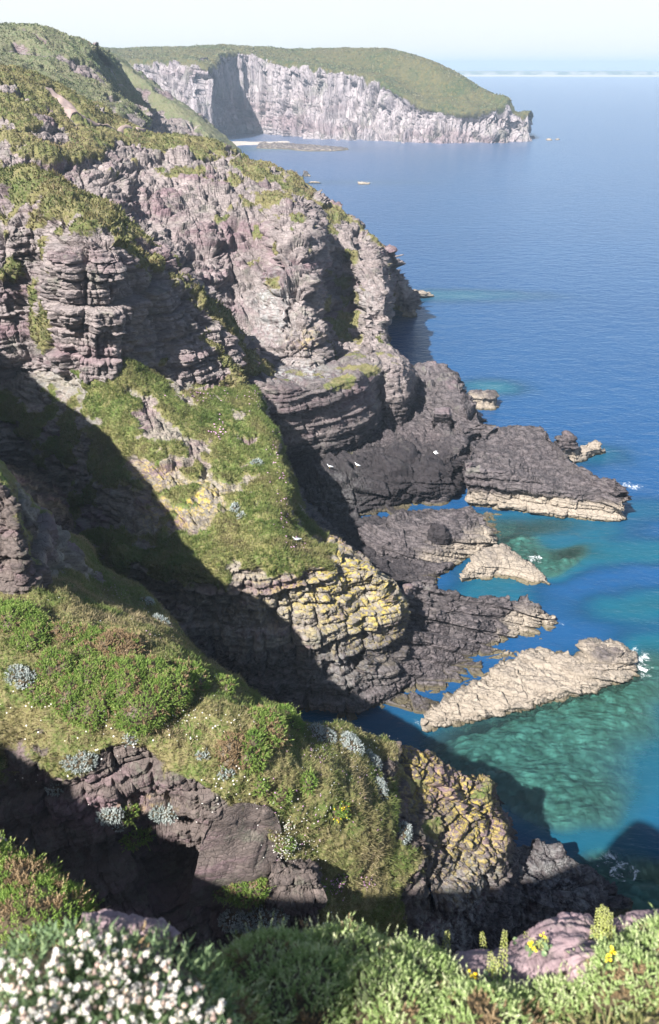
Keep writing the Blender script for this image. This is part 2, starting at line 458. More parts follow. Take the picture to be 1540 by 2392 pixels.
f1 = row('880,1000@111 888,1002@110 905,1006@109.4 945,1008@110.4 962,990@117 966,990@140')
o = patch('cliff', [t0, t1, m1, f1, off(f1, 0, 2, -4)], [.3, .25, -.3, -1, -1], M['cliff'], step=1.0,
          bed=((2.2, 3, .6), (.7, 1.6, .4), (.32, .8, .18)), big=(8, .7), vegnoise=(5, .7), seed=9, pale=-.28)  # pillar toned down by the same wash, as painted shade
tag(o, 'squat pillar of bedded rock at the seaward foot of the main cliff', 'cliff', kind='structure')

# ------------------------------------------------------------------ left buttress
r0 = row('-160,380@110 0,390@108 60,393@107 105,415@105 150,440@104 200,462@103 265,490@101 302,520@100 348,552@99.5 400,591@99 442,640@98.5 500,725@97.5 556,832@96 566,870@97')
r1 = row('-160,445@104 0,455@102 50,470@100 95,500@98 130,540@88 200,524@86.5 262,527@87 322,572@90 372,602@94 412,645@95.5 458,695@95.8 507,765@95.5 559,853@94.8 570,880@97')
r2 = row('-160,560@97 0,540@95 60,560@96 95,600@95 115,620@85 190,610@82.5 282,610@83.5 332,640@87.5 382,680@91.5 432,730@93 472,772@94 516,815@94 562,873@93.7 572,890@97')
r3 = row('-160,700@92 0,700@91 55,690@93 82,720@91 105,720@84 185,720@81.5 284,720@83.5 340,752@87.5 392,772@90 442,802@91.2 482,832@92 522,862@92.3 565,890@92.6 576,900@97')
r4 = row('-160,870@88 0,862@87.5 55,870@87 90,882@85.5 130,892@83.5 190,872@82 288,848@83 350,868@85.8 412,890@87.8 462,904@89 502,910@90 534,912@90.8 570,910@92 582,915@97')
o = patch('cliff', [off(r0, 9, 12, -16), r0, r1, r2, r3, r4, off(r4, 0, 1, -4)],
          [.6, [.9] * 7 + [.75, .7, .6, .5, .5, .4, .4], [.55, .5, .5, .45, .5, .45, .45, .5, .6, .5, .4, .35, .3, .3], [.2, .2, .2, .25, .1, 0, -.1, .15, .1, .1, .2, .3, .35, .4],
           [.2, .1, .1, .5, .15, -.1, -.3, .0, -.1, .0, .15, .35, .45, .5], [-.2, -.2, -.2, .1, -.1, -.2, 0, .1, .1, .25, .4, .5, .6, .6], -.5],
          M['cliff'], step=1.0, bed=((2.8, 3.6, 1.4), (.9, 1.5, .75), (.42, .7, .3)), big=(11, 1.6), vegamp=.6, vegnoise=(5, 1.0), seed=2, gully=(7, 1.7, 3.5))
tag(o, 'blocky cliff buttress at the left above the grassy promontory', 'cliff', kind='structure')

# ------------------------------------------------------------------ grassy promontory
E = ['-160,850@90 0,850@90 90,866@87 190,862@83.5 290,838@84.5 350,860@86.5 430,890@89 500,905@90.5 568,895@91.8 590,897@92.5 612,915@96 640,960@100 640,985@103',
     '-160,950@84 0,955@84 100,955@82.5 215,950@79.5 290,930@80 360,930@81 440,950@81.5 520,965@82.5 580,952@84.5 614,957@85.5 640,1000@89 655,1050@97 660,1078@101',
     '-160,1060@81 0,1060@81 100,1040@79 215,1030@76 290,1020@75 370,1030@74 450,1050@74 530,1055@74.5 600,1042@75.5 644,1046@76.5 668,1082@82 690,1122@92 700,1142@96',
     '-160,1150@80 0,1150@80 100,1160@77.5 200,1150@73.5 290,1110@71.5 370,1120@69 450,1135@67.8 540,1140@67 610,1122@67.8 672,1116@69 694,1152@76 722,1192@86 742,1222@89',
     '-160,1230@79 0,1235@79 100,1240@77 200,1225@70.5 290,1210@66.5 370,1215@64 450,1215@62.3 540,1210@61.2 610,1190@62 664,1186@63.5 712,1216@70 770,1232@80 800,1252@82',
     '-160,1260@76 0,1262@76 100,1262@74 210,1245@66 290,1260@62 380,1280@59.5 460,1280@58 540,1265@57.5 620,1252@57.8 688,1262@59 760,1264@64 822,1272@70 850,1292@73',
     '-160,1300@72 0,1300@72 110,1290@69 225,1285@62 300,1305@58 390,1320@55.5 470,1315@54.5 550,1312@54 640,1320@54.6 738,1312@56 815,1297@58.5 940,1376@57.5 962,1412@63',
     '-160,1400@66 0,1400@66 120,1390@64 250,1400@59 340,1420@56 420,1440@54 500,1450@53.2 580,1450@52.8 670,1450@53 770,1440@54 842,1440@55.4 946,1472@57 968,1482@62',
     '-160,1540#-1 0,1540#-1 130,1540#-1 270,1565#-1 360,1590#-1 440,1620#-1 520,1650#-1 600,1670#-1 690,1685#-1 790,1695#-1 860,1690#-1 950,1650#-1 980,1600#-1']
E = [row(s) for s in E]; PE = [0] * 9 + [0, -.1, -.3, -.4]
vE = [[-.2, -.2, -.1, .4, .9, .8, .65, .65, .8, .8, .4, .2, 0],
      [.25, .35, .5, .62, .62, .65, .75, .8, .85, .9, .5, .1, 0],
      [.1, .2, .45, .7, .65, .5, .5, .6, .65, .8, .6, .2, .1],
      [-.4, -.3, .1, .5, .45, .4, .45, .55, .65, .8, .5, .2, .1],
      [-.5, -.5, -.3, .2, .2, .25, .4, .8, 1, .9, .4, .2, .1],
      [.0, .0, .1, .7, .8, .7, .7, .9, 1.1, 1, .2, .0, 0],
      [.1, .1, .2, .7, .7, .75, .75, .75, .85, .75, .1, -.3, -.5],
      [-.3, -.3, -.2, -.1, -.1, -.3, -.4, -.5, -.5, -.5, -.5, -.8, -1], -1]
GE = patch('promontory', E, vE, M['prom'], step=1.0, bed=((1.7, 2.6, .9), (.5, 1.0, .46), (.23, .5, .19)), big=(8, .9), vegamp=.45,
           vegnoise=(4.0, .8), seed=4, pale=PE, gully=(6, .7, 3))
tag(GE, 'sunlit grassy promontory with bedded rock faces over a dark gully', 'promontory', kind='structure')

# ------------------------------------------------------------------ shore shelf
S = ['640,900@118 760,880@122 880,870@125 960,853@128 1020,851@130 1062,869@127 1077,906@121 1122,946@115',
     '650,1000@108 770,1000@108 890,940@117 965,930@117 1025,925@117 1072,940@114 1102,972@109 1135,1000@105',
     '660,1070@99 780,1065@98 900,1030@104 980,1010@107 1040,1008@106 1080,1038@101.5 1100,1050#2 1125,1060#-1',
     '680,1110@92.5 790,1100@92.5 880,1085@94 960,1080@94.5 1020,1075@95 1062,1072@95 1078,1090#1.5 1088,1120#-1',
     '720,1165@88.5 810,1160@88.8 890,1148@89.5 960,1138@90.2 1020,1132@91 1066,1132@91.5 1080,1140#0 1090,1150#-1.5',
     '760,1235#-1 830,1240#-1 900,1220#-1 970,1205#-1 1030,1200#-1 1075,1200#-1 1095,1200#-1 1115,1195#-1']
S = [row(s) for s in S]
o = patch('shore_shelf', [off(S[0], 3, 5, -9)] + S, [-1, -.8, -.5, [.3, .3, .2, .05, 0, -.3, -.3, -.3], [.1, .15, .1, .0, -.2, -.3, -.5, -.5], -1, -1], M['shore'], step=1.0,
          bed=((1.5, 3.8, 1.7), (.55, 1.6, .7), (.25, .6, .2)), big=(8, 1.0), vegnoise=(5, .4), vegamp=.25, seed=12, dip=(.12, .1, 1), pale=[[-.1] * 8, [-.1] * 8, [-.5, -.4, -.2, 0, 0, 0, 0, 0], [-.8, -.7, -.5, -.3, -.1, 0, 0, 0], [-1] * 6 + [-.5, -.5], [-1] * 6 + [-.5, -.5], [-1] * 8])  # shelf faces darkest: the shadow lying on them is painted into the rock
tag(o, 'dark wave-cut rock shelf, its shade painted in, at the foot of the main cliff', 'shore', kind='structure')

S2 = [row(s) for s in ('700,1200@88 850,1205#1.6 960,1190#1.4 1060,1182#1.2 1120,1190#.7 1210,1215#-.7', '760,1240#2.6 860,1250#1.8 960,1240#1.4 1070,1230#1.0 1130,1230#.5 1200,1245#-.6', '800,1290#2.8 880,1310#1.9 960,1330#1.2 1020,1335#.8 1085,1295#.4 1160,1265#-.5',
      '840,1345#2.6 900,1358#1.6 950,1362#.8 1000,1362#.3 1045,1350#-.3 1110,1318#-1')]
o = patch('shore_shelf', S2, [-1] * 4, M['shore'], step=1.0, bed=((.8, 2.4, .7), (.3, 1.0, .3), (.14, .45, .11)), big=(4, .5), vegamp=0, seed=14, dip=(.25, .4, 1), pale=[-.9, -.8, -.6, -.3, 0, .3])
tag(o, 'low dark broken rock floor of the small inlet', 'shore', kind='structure')

# ------------------------------------------------------------------ shore rocks (each its own thing)
def rock(rows, label, veg=-1., seed=1, bed=((1.2, 1.8, .55), (.42, .8, .25), (.18, .35, .1)), dip=(.1, .12, 1), big=(5, .5), mat='shore', backoff=(1, 2.5, -4), name='shore_rock',
         group=None, step=1.0, pale=1.0):
    rr = [row(s) if isinstance(s, str) else s for s in rows]
    top = rr[0]
    rr = [off(top, *backoff)] + rr
    o = patch(name, rr, [veg] * len(rr), M[mat], step=step, bed=bed, dip=dip, big=big, seed=seed, vegamp=0, pale=pale)
    tag(o, label, 'rock', group)
    return o


rock(['1112,1130#-1 1085,1078@94 1110,1030@102 1150,1000@107 1205,992@108 1275,1000@106 1305,1040@100 1350,1085@94.5 1400,1108@91.5 1445,1122@89 1456,1150@86',
      '1108,1140#-1 1086,1081@92 1120,1068@95 1160,1058@97.5 1215,1062@97.5 1275,1074@96.5 1310,1092@94.5 1350,1112@92 1395,1130@90 1440,1140@88 1457,1165@86',
      '1104,1155#-1 1088,1086@90.3 1125,1093@90.2 1170,1101@90 1220,1112@89.7 1275,1128@89.2 1320,1143@88.6 1355,1156@88 1395,1169@87.4 1438,1165@86.6 1456,1175@85.4',
      '1100,1175#-1 1088,1140@90 1122,1148@89.6 1168,1156@89.3 1220,1165@88.9 1275,1176@88.3 1320,1185@87.8 1355,1192@87.4 1395,1198@86.8 1440,1192@86 1458,1190@85.2',
      '1096,1196#-1 1098,1198#-1 1135,1205#-1 1180,1211#-1 1230,1218#-1 1280,1224#-1 1325,1229#-1 1360,1231#-1 1400,1231#-1 1445,1226#-1 1462,1215#-1'],
     'big block-shaped sea rock, dark on top and pale along its waterline', seed=21, bed=((1.3, 3.2, .8), (.45, 1.3, .42), (.22, .55, .17)), dip=(.06, .1, 1), name='sea_rock', pale=[[0] * 8 + [.2, .8, 1.2], [0] * 8 + [.2, .8, 1.2], [0] * 7 + [.1, .3, .9, 1.3], [.15] * 7 + [.3, .5, 1, 1.5], [.6, .7, .75, .9, 1.3, 1.5, 1.6, 1.5, 1.5, 1.5, 1.6], [1.3] * 6 + [1.6] * 5])
rock(['1296,1050#1.2 1302,1025#4 1325,1015#4.5 1345,1025#3.8 1352,1050#1.5', '1297,1060#1.5 1305,1045#3.2 1325,1040#3.4 1345,1050#2.8 1354,1062#1',
      '1298,1085#-1 1308,1088#-1 1328,1090#-1 1345,1090#-1 1358,1085#-1'], 'brown knob of rock just behind the big block-shaped sea rock', seed=22, big=(3, .3), backoff=(.5, 2, -4))
rock(['1335,1060#.6 1355,1040#1.6 1385,1030#1.8 1405,1037#1.6 1413,1050#.6', '1336,1075#.6 1358,1062#1.4 1385,1052#1.5 1403,1052#1.2 1414,1056#.5',
      '1338,1092#-1 1360,1088#-1 1388,1074#-1 1406,1066#-1 1418,1060#-1'], 'pale wave-washed rock at the tip behind the big sea rock', seed=23, big=(3, .25), backoff=(.5, 2, -3))
rock(['1086,925#1.5 1100,915#2.2 1130,917#2.4 1150,916#2.4 1163,925#1.5', '1090,935#1.8 1105,930#2 1130,932#2.1 1152,932#2 1164,938#1.2', '1100,965#-1 1110,968#-1 1135,970#-1 1155,970#-1 1166,962#-1'],
     'pale flat-topped rock on the sea side of the dark shelf', seed=24, big=(3, .3), backoff=(.5, 3, -4))
rock(['958,862#2 985,849#5.2 1020,850#5.2 1050,856#4.8 1070,875#3.4 1074,895#1.5', '960,880#5 985,872#5.2 1020,873#5 1048,880#4.4 1068,892#2.8 1075,903#1',
      '965,912#2.5 985,910#2.5 1020,910#2.2 1048,912#1.6 1068,912#.6 1077,914#-.5'], 'pale-topped hump of rock beside the squat pillar', seed=25, big=(4, .4), backoff=(.5, 4, -6))
rock(['835,1232#2.5 900,1215#3 980,1205#3.4 1060,1205#3 1110,1222#2.2 1150,1246#1.2 1158,1262#.2',
      '850,1265#2.5 910,1250#3 980,1240#3.2 1060,1243#2.6 1105,1255#1.9 1140,1264#1 1155,1272#.2',
      '870,1300#1.6 930,1295#1.9 990,1290#2 1050,1285#1.6 1090,1283#1.1 1120,1285#.6 1140,1287#.1',
      '890,1345#-1 940,1352#-1 995,1355#-1 1045,1345#-1 1080,1325#-1 1110,1312#-1 1140,1300#-1'],
     'broad ribbed slab of dark rock with a pale seaward edge in the small inlet', seed=26, dip=(.25, .35, 1), bed=((.9, 3.0, .85), (.34, 1.3, .36), (.15, .5, .12)), name='rock_slab', pale=[-.1, .2, .5, .7, .9, 1.1, 1.3])
rock(['1075,1345#.6 1100,1310#1.3 1140,1280#1.6 1170,1272#1.6 1195,1290#1.3 1230,1310#1 1265,1335#.9 1282,1360#.3',
      '1076,1352#.7 1110,1332#1.3 1145,1315#1.5 1175,1310#1.5 1205,1322#1.2 1235,1335#1 1265,1350#.8 1283,1366#.2',
      '1078,1362#-.8 1120,1368#-.8 1155,1370#-.8 1185,1374#-.8 1210,1378#-.8 1240,1384#-.8 1268,1382#-.8 1288,1374#-.8'],
     'low pale rock, cracked across, lying in the water of the small inlet', seed=27, big=(3, .35), backoff=(.8, 2, -3), dip=(.2, .3, 1), bed=((.8, 1.5, .45), (.3, .8, .22), (.14, .4, .09)))
rock(['905,1398@60 1000,1362@64.5 1080,1386@65 1150,1398@65.5 1210,1405@66 1270,1430@65.8 1318,1464@65.5',
      '890,1440@58.3 975,1420@62 1060,1425@63 1130,1432@63.8 1195,1436@64.6 1255,1446@65 1308,1472@65',
      '870,1490@56.4 950,1480@59.2 1035,1475@61 1105,1472@62.2 1175,1472@63.2 1235,1472@64 1295,1480@64.5',
      '830,1590@53.4 905,1585@55.2 985,1578@56.7 1062,1562@58.2 1132,1540@60 1198,1520@61.6 1278,1492@63.5',
      '770,1699#-1 850,1702#-1 955,1700#-.6 1050,1652#-.4 1130,1602#-.4 1205,1550#-.5 1292,1500#-1'],
     'long dark ridge of tilted beds running out to a pale tip, below yellow-lichened cliff', seed=28, dip=(.3, .45, 1), bed=((1.2, 2.6, 1.0), (.42, 1.1, .42), (.18, .45, .14)), backoff=(2, 4, -8), big=(5, .7), name='rock_ridge', pale=[-.4, -.2, 0, .1, .4, 1., 1.3])
rock(['985,1674#.7 1040,1640#1.0 1120,1590#1.2 1200,1542#1.2 1268,1522#1 1328,1536#.8 1378,1506#1.7 1430,1501#1.8 1474,1530#1 1490,1562#.2',
      '982,1690#.7 1060,1665#1.0 1150,1630#1.2 1230,1600#1.25 1300,1580#1.2 1350,1568#1.6 1400,1543#2.0 1440,1538#1.9 1474,1556#1.2 1492,1572#.2',
      '985,1704#.2 1080,1682#.7 1170,1657#.9 1250,1637#1 1320,1617#1 1370,1605#1 1410,1590#1 1448,1575#1 1478,1570#.6 1493,1577#.1',
      '982,1716#-1 1085,1707#-1 1182,1684#-1 1257,1670#-1 1327,1654#-1 1382,1637#-1 1422,1620#-1 1460,1602#-1 1487,1588#-1 1499,1582#-1'],
     'long pale sunlit slab of rock reaching into the green water', seed=29, dip=(.2, .5, 1), bed=((.75, 2.2, .6), (.28, .9, .3), (.13, .4, .11)), big=(4, .4), backoff=(.6, 2.2, -1.6), name='rock_slab')

rock(['880,668@204 920,674#1.2 950,677#1.7 985,681#1.4 1012,688#.3', '885,685#1.2 922,688#1.2 952,689#1.3 986,690#.9 1014,692#.1', '890,712#-1 925,706#-1 955,702#-1 988,699#-1 1018,696#-1'],
     'pale low skerry just off the tower of the main cliff', seed=31, big=(5, .5), backoff=(2, 8, -5), bed=((1.2, 3, .5), (.5, 1.2, .3)))
for dat in ((1283, 327, 7, 1.2, 'far pair of little rocks off the headland tip, the left one'), (1303, 326, 5, 1.0, 'far pair of little rocks off the headland tip, the right one'),
            (735, 428, 16, .9, 'low reef awash below the shoulder of the main cliff, the left one'), (850, 430, 13, .5, 'low reef awash in open water right of the main cliff shoulder'), (715, 412, 9, 2.5, 'dark pointed rock peeping out behind the main cliff shoulder')):
    px_0, py_0, hw, hz, lab_ = dat
    rock([np.array([Z(px_0 - hw, py_0, .1), Z(px_0 - hw * .3, py_0, .1) + np.array((0, 0, hz)), Z(px_0 + hw * .4, py_0, .1) + np.array((0, 0, hz * .8)), Z(px_0 + hw, py_0, .1)]),
          np.array([Z(px_0 - hw * 1.1, py_0 + 4, -1), Z(px_0 - hw * .3, py_0 + 5, -1), Z(px_0 + hw * .4, py_0 + 5, -1), Z(px_0 + hw * 1.1, py_0 + 4, -1)])], lab_, seed=33 + px_0 % 7, big=(6, .8), backoff=(1, 14, -4), bed=((2, 4, .8), (.8, 2, .4)))
rock(['610,332@646 660,334#1.2 720,338#1.4 770,341#1.2 812,346#.2', '600,342#.8 660,344#.9 720,348#1.0 770,350#.8 815,350#.1', '600,352#-1 660,353#-1 722,358#-1 772,358#-1 820,354#-1'], 'low rocky reef stretching out from the pale beach', seed=32, big=(8, .6), backoff=(2, 6, -4), bed=((1.5, 5, .6), (.6, 2, .4)), pale=.42)
c = [row(s) for s in ('500,312@712 560,316@712 620,317@710 670,317@706', '505,322@690 560,324@690 620,325@688 670,324@690', '515,335#.7 560,333#.8 610,334#.7 672,330#.6', '530,352#-1 570,346#-1 620,342#-1 690,336#-1')]
m, nt = new_mat('beach_sand'); b = NB(nt)
pos = b.n('ShaderNodeNewGeometry').outputs['Position']
bs = b.n('ShaderNodeBsdfDiffuse', i_Color=b.mix(b.noise(pos, .15, 5, .7), (.27, .235, .205), (.38, .34, .30))); b.out(bs.outputs[0])
o = patch('beach', c, [-1] * 4, m, step=1.0, bed=((3, 3, .2),), big=(20, .3), vegamp=0)
tag(o, 'small pale beach in the cove of the far headland', 'beach', kind='structure')

BB = dict(big=(2, .2), backoff=(.3, 1.6, -1.8), bed=((.9, 1.3, .3), (.35, .6, .15), (.15, .3, .07)))
rock(['1008,975#5.2 1015,955#6.5 1048,953#6.4 1056,972#5', '1010,985#4.6 1014,968#6.2 1050,968#6.1 1056,985#4.6', '1010,1003#3.0 1016,1008#2.6 1048,1008#2.6 1056,1000#3.0'], 'square boulder perched on the dark shelf beside the squat pillar', seed=51, pale=-.2, name='boulder', **BB)
rock(['974,1385#3.6 984,1358#6 1010,1355#6.1 1026,1380#4', '975,1395#3.4 986,1375#5.2 1012,1374#5.3 1028,1392#3.6', '975,1415#2 988,1418#1.8 1014,1418#1.8 1028,1412#2'], 'dark knob of rock standing on the landward end of the long dark ridge', seed=52, pale=-.5, name='boulder', **BB)
rock(['1000,1242#3 1010,1222#4.5 1035,1224#4.5 1052,1246#3', '1000,1260#2.6 1012,1248#3.6 1038,1250#3.5 1054,1262#2.5', '1000,1285#1.2 1012,1290#1 1038,1290#1 1054,1282#1.2'], 'black knob of rock on top of the broad ribbed slab', seed=53, pale=-.8, name='boulder', **BB)
rock(['985,1140#1 1000,1118#2.6 1035,1115#2.6 1052,1135#1.2', '985,1155#.8 1002,1140#2.2 1038,1140#2.1 1054,1152#1', '988,1188#-.5 1004,1192#-.5 1038,1190#-.5 1054,1180#-.5'], 'dark rounded boulder at the foot of the black shelf cliff', seed=54, pale=-.3, name='boulder', **BB)

# ------------------------------------------------------------------ near headland
H = ['-160,1240#20 0,1250#20 70,1250#20 180,1254#18.5 240,1330#17 350,1402#17 450,1512#18.6 545,1592#20.6 640,1642@30.5 720,1690@30.3 800,1704@31.2 880,1725@32.3 945,1742@33.2 965,1750@34.5',
     '-160,1325#23.4 0,1328#23.4 85,1328#23.4 188,1348#22.2 250,1396#21 356,1452#20.6 453,1534#21.4 545,1608#22.2 640,1664@29.1 720,1714@28.9 800,1738@29.8 860,1758@30.7 938,1786@31.7 956,1800@33.1',
     '-160,1392#27.2 0,1395#27.2 90,1397#26.9 190,1426#26.5 262,1458#25.9 358,1504#25.3 455,1562#24.7 545,1630@28.8 640,1685@27.8 720,1740@27.6 800,1770@28.4 860,1790@29.2 930,1830@30.3 948,1850@31.8',
     '-160,1470#27.3 0,1475#27.3 90,1480#27.1 190,1510#26.8 262,1550#26.5 352,1595#26 440,1640#25.2 530,1680@26.2 620,1740@25.8 710,1800@25.5 790,1840@26 860,1870@26.8 945,1920@28.2 968,1940@29.8',
     '-160,1570#27 0,1580#27 90,1590#26.9 190,1610#26.7 270,1650#26.2 350,1700#25.4 430,1750#24.6 510,1800#23.8 590,1850#22.8 680,1890#21.4 760,1930#19.8 840,1970#17.6 975,2010#13 995,2015#11',
     '-160,1740#25.2 0,1745#25 80,1790#24.4 170,1840#23.6 250,1805#24.2 330,1800#24 410,1830#23.4 480,1870#22.6 560,1900#21.8 640,1930#20.6 730,1990#18.3 830,2050#15.5 1010,2098#9.6 1035,2105#7.5',
     '-160,1930#21.5 0,1930#21.5 80,1940#21.3 170,1960#20.8 250,1980#20.5 330,2000#18.8 400,2010#17.8 465,2010#18.2 560,2030#19 640,2060#18 720,2100#16.3 830,2140#13.5 1060,2165#5.8 1095,2165#3.5',
     '-160,2150#16 0,2150#16 80,2160#16 170,2180#16 250,2190#15.8 330,2200#15.6 400,2210#15.3 465,2220#15 560,2235#14.5 640,2250#13.8 720,2270#12.6 830,2290#10.5 1060,2270#1 1105,2250#-1',
     '-160,2350#11 0,2350#11 80,2360#11 170,2380#11 250,2390#11 330,2400#11 400,2410#11 465,2420#11 560,2435#10 640,2450#9 720,2450#8 830,2440#6 1060,2320#-3 1110,2300#-3']
H = [row(s) for s in H]
vH = [[1] * 3 + [.8, 1, 1, .8, .8, .9, 1, 1, .6, .1, 0],
      [1.1] * 11 + [.8, .3, 0], [1.1] * 11 + [.9, .5, .1],
      [1.2] * 10 + [1.2, 1, .6, .2],
      [1.2] * 10 + [1.1, 1, .4, .1],
      [.9, .8, .5, .4, .3, .15, .1, .2, .55, .75, .9, 1.0, -.3, -.5],
      [.1, .1, .05, 0, .1, .1, -.1, -.3, -.1, .2, .5, .95, -.4, -1],
      [.2, .2, .3, .3, .2, 0, -.2, .3, .6, .7, .8, .9, -.5, -1], [.5] * 12 + [-1, -1]]
GH = patch('near_headland_terrain', [off(H[0], -1, 5, -8)] + H, [[.4] * 14] + vH, M['near'], step=1.0, bed=((1.3, 1.4, .6), (.45, .6, .26), (.18, .3, .1)), big=(5, .7), vegamp=.3,
           vegnoise=(2.6, .55), seed=15, dip=(-.25, .1, 1))
tag(GH, 'near grassy headland slope falling to a dark rock-walled gully', 'headland', kind='structure')
c = ['880,1728@32 930,1741@33 990,1753@34 1030,1778@34.3 1065,1800@34.5 1145,1815@35 1158,1850@37',
     '890,1800@30.2 940,1830@31 990,1838@31.8 1040,1850@32.2 1080,1868@32.5 1150,1880@33.4 1178,1895@35.5',
     '930,1890@29 970,1920@29.6 1030,1930@30.5 1070,1938@30.9 1110,1948@31.3 1172,1955@32.2 1208,1945@35',
     '980,1980@28.3 1010,2010@28.6 1060,2030@29.4 1090,2036@29.8 1120,2042@30.2 1172,2050@31.2 1210,2030@34',
     '1010,2090@28 1040,2110@28.2 1080,2120@28.8 1105,2122@29.2 1130,2122@29.7 1172,2112@31.2 1212,2095@34',
     '1040,2260#-1 1070,2260#-1 1110,2250#-1 1130,2245#-1 1150,2240#-1 1190,2210#-1 1225,2150#-1']
c = [row(s) for s in c]
o = patch('cliff', [off(c[0], 1, 4, -9)] + c, [0, .3, [.5, .4, .3, .3, .3, .2, 0], [.4, .4, .35, .3, .3, .2, 0], [0, .1, .1, .05, 0, 0, -.5], -.8, -1], M['near'], step=1.0,
          bed=((1.1, 1.5, .75), (.42, .7, .38), (.18, .34, .13)), big=(4, .4), vegnoise=(1.8, .6), vegamp=.2, seed=23, pale=-.1)
tag(o, 'crumbling blocky cliff end with yellow lichen at the tip of the near headland', 'cliff', kind='structure')
rock(['1170,1995#4 1240,1973#4 1300,1986#3.8 1350,2006#3.3 1400,2042#2.6 1425,2072#1.6 1482,2106#.3', '1165,2060#4.2 1230,2060#4 1290,2066#3.8 1340,2076#3.4 1390,2087#2.6 1430,2101#1.5 1484,2121#.2',
      '1140,2130#3 1210,2130#3 1270,2136#2.8 1330,2142#2.3 1386,2137#1.5 1432,2142#.6 1480,2150#-.3', '1120,2260#-1.5 1200,2245#-1.5 1270,2235#-1.5 1330,2220#-1.5 1390,2195#-1.5 1440,2182#-1.5 1485,2176#-1.5'],
     'dark wet rock with white streaks at the foot of the near cliff end', seed=30, bed=((.9, 1.4, .5), (.35, .6, .24), (.15, .3, .09)), big=(3, .4), backoff=(1, 2, -5), dip=(.25, .3, 1), name='sea_rock', pale=-.35)
c = [row(s) for s in ('-160,1040@38.5 0,1110@37.2 28,1142@37 50,1190@37.6 66,1245@39 72,1262@42', '-160,1220@35 0,1230@34.5 42,1250@34.2 66,1290@34.8 80,1335@37 86,1345@41', '-160,1400@33 0,1405@32.5 52,1400@32.5 92,1392@33.4 102,1388@36 105,1380@40')]
o = patch('rock_outcrop', [off(c[0], -1.5, 5, -7)] + c + [off(c[-1], 0, .5, -3)], [.5, .55, [.1, .1, .2, .5, .5, .4], 0, 0], M['near'], step=1.0, bed=((1.1, 1.2, .6), (.4, .55, .26), (.17, .3, .1)), big=(4, .6),
          vegnoise=(2.2, .5), vegamp=.2, seed=17)
tag(o, 'shaded rock outcrop at the left edge above the near grassy slope', 'rock')

rock(['500,1898#22.6 560,1878#22.6 610,1882#22.2 648,1900#21.5', '478,1955#21.4 560,1950#21.0 615,1950#20.6 660,1958#20.1', '452,2052#19.2 555,2048#18.9 610,2040#18.7 645,2028#18.6', '440,2120#17 550,2110#16.8 610,2100#16.8 650,2090#16.8'],
     'bare flat brown slab of rock tilted in the near slope', seed=44, mat='near', bed=((1.4, 2.6, .10), (.5, .9, .05), (.16, .3, .03)), dip=(.2, .95, .5), big=(1.6, .3), backoff=(.1, .8, -.6), name='rock_slab')
rock(['640,2030#18.8 680,2022#19 720,2035#18.8 752,2060#18', '622,2070#18 670,2065#18.3 720,2075#18 760,2090#17.2', '625,2110#16.9 672,2115#17 716,2120#16.6 750,2122#16.2', '630,2170#15 675,2170#15 715,2170#14.8 745,2165#14.6'],
     'crumbling pinkish rock spur below the bare slab', seed=45, mat='near', bed=((.6, .8, .4), (.26, .35, .2), (.11, .2, .08)), big=(1.5, .4), backoff=(.1, .8, -.6), name='rock_outcrop')

# ------------------------------------------------------------------ ground off to the left and under the viewpoint
L = np.array([[(-62, 100, 41), (-56, 84, 40), (-50, 68, 43), (-38, 58, 39.5), (-29, 47, 35.5), (-21, 39, 31.5), (-18.5, 36, 30.5)],
              [(-54, 100, 34), (-48, 86, 32), (-42, 73, 29), (-33, 63, 26), (-23, 50, 25), (-17, 42, 26), (-16, 36, 26)],
              [(-48, 100, 20), (-42, 90, 16), (-37, 80, 10), (-29, 70, 6), (-20, 58, 4), (-14, 50, 8), (-13, 44, 16)]], float)
Lb = L[0] + np.array((-40, -12, 4.))
o = patch('cliff', [Lb, L[0], L[1], L[2]], [1.2, 1, .2, -.4], M['prom'], step=2.0, bed=((2, 2, .8), (.7, .9, .35)), big=(8, 1), seed=18, vegnoise=(5, .6))
tag(o, 'cove wall that closes the gully on its left side', 'cliff', kind='structure')

xs_ = np.array([-60, -45, -36, -31, -29, -27.8, -27, -26.5]); zs_ = np.array([57, 56, 54, 51.5, 50, 47, 40, 30]); ys_ = np.array([24, 24, 23, 22.4, 22.2, 22.2, 22.2, 22.2])  # out-of-view spur added so its shadow falls on the left-edge outcrop
L = [np.stack([xs_, ys_ - 9, zs_ * 0 + 14], -1), np.stack([xs_, ys_ - 2.2, zs_ - 7], -1), np.stack([xs_, ys_, zs_], -1), np.stack([xs_, ys_ + 1.8, zs_ - 7], -1), np.stack([xs_, ys_ + 7, zs_ * 0 + 18], -1)]
o = patch('cliff', L, [-.5, 0, .5, 0, -.5], M['near'], step=2.5, bed=((1.3, 1.4, .6), (.5, .7, .3)), big=(5, .6), seed=19)
tag(o, 'unseen rock spur added left of the near slope to shade the outcrop', 'cliff', kind='structure')

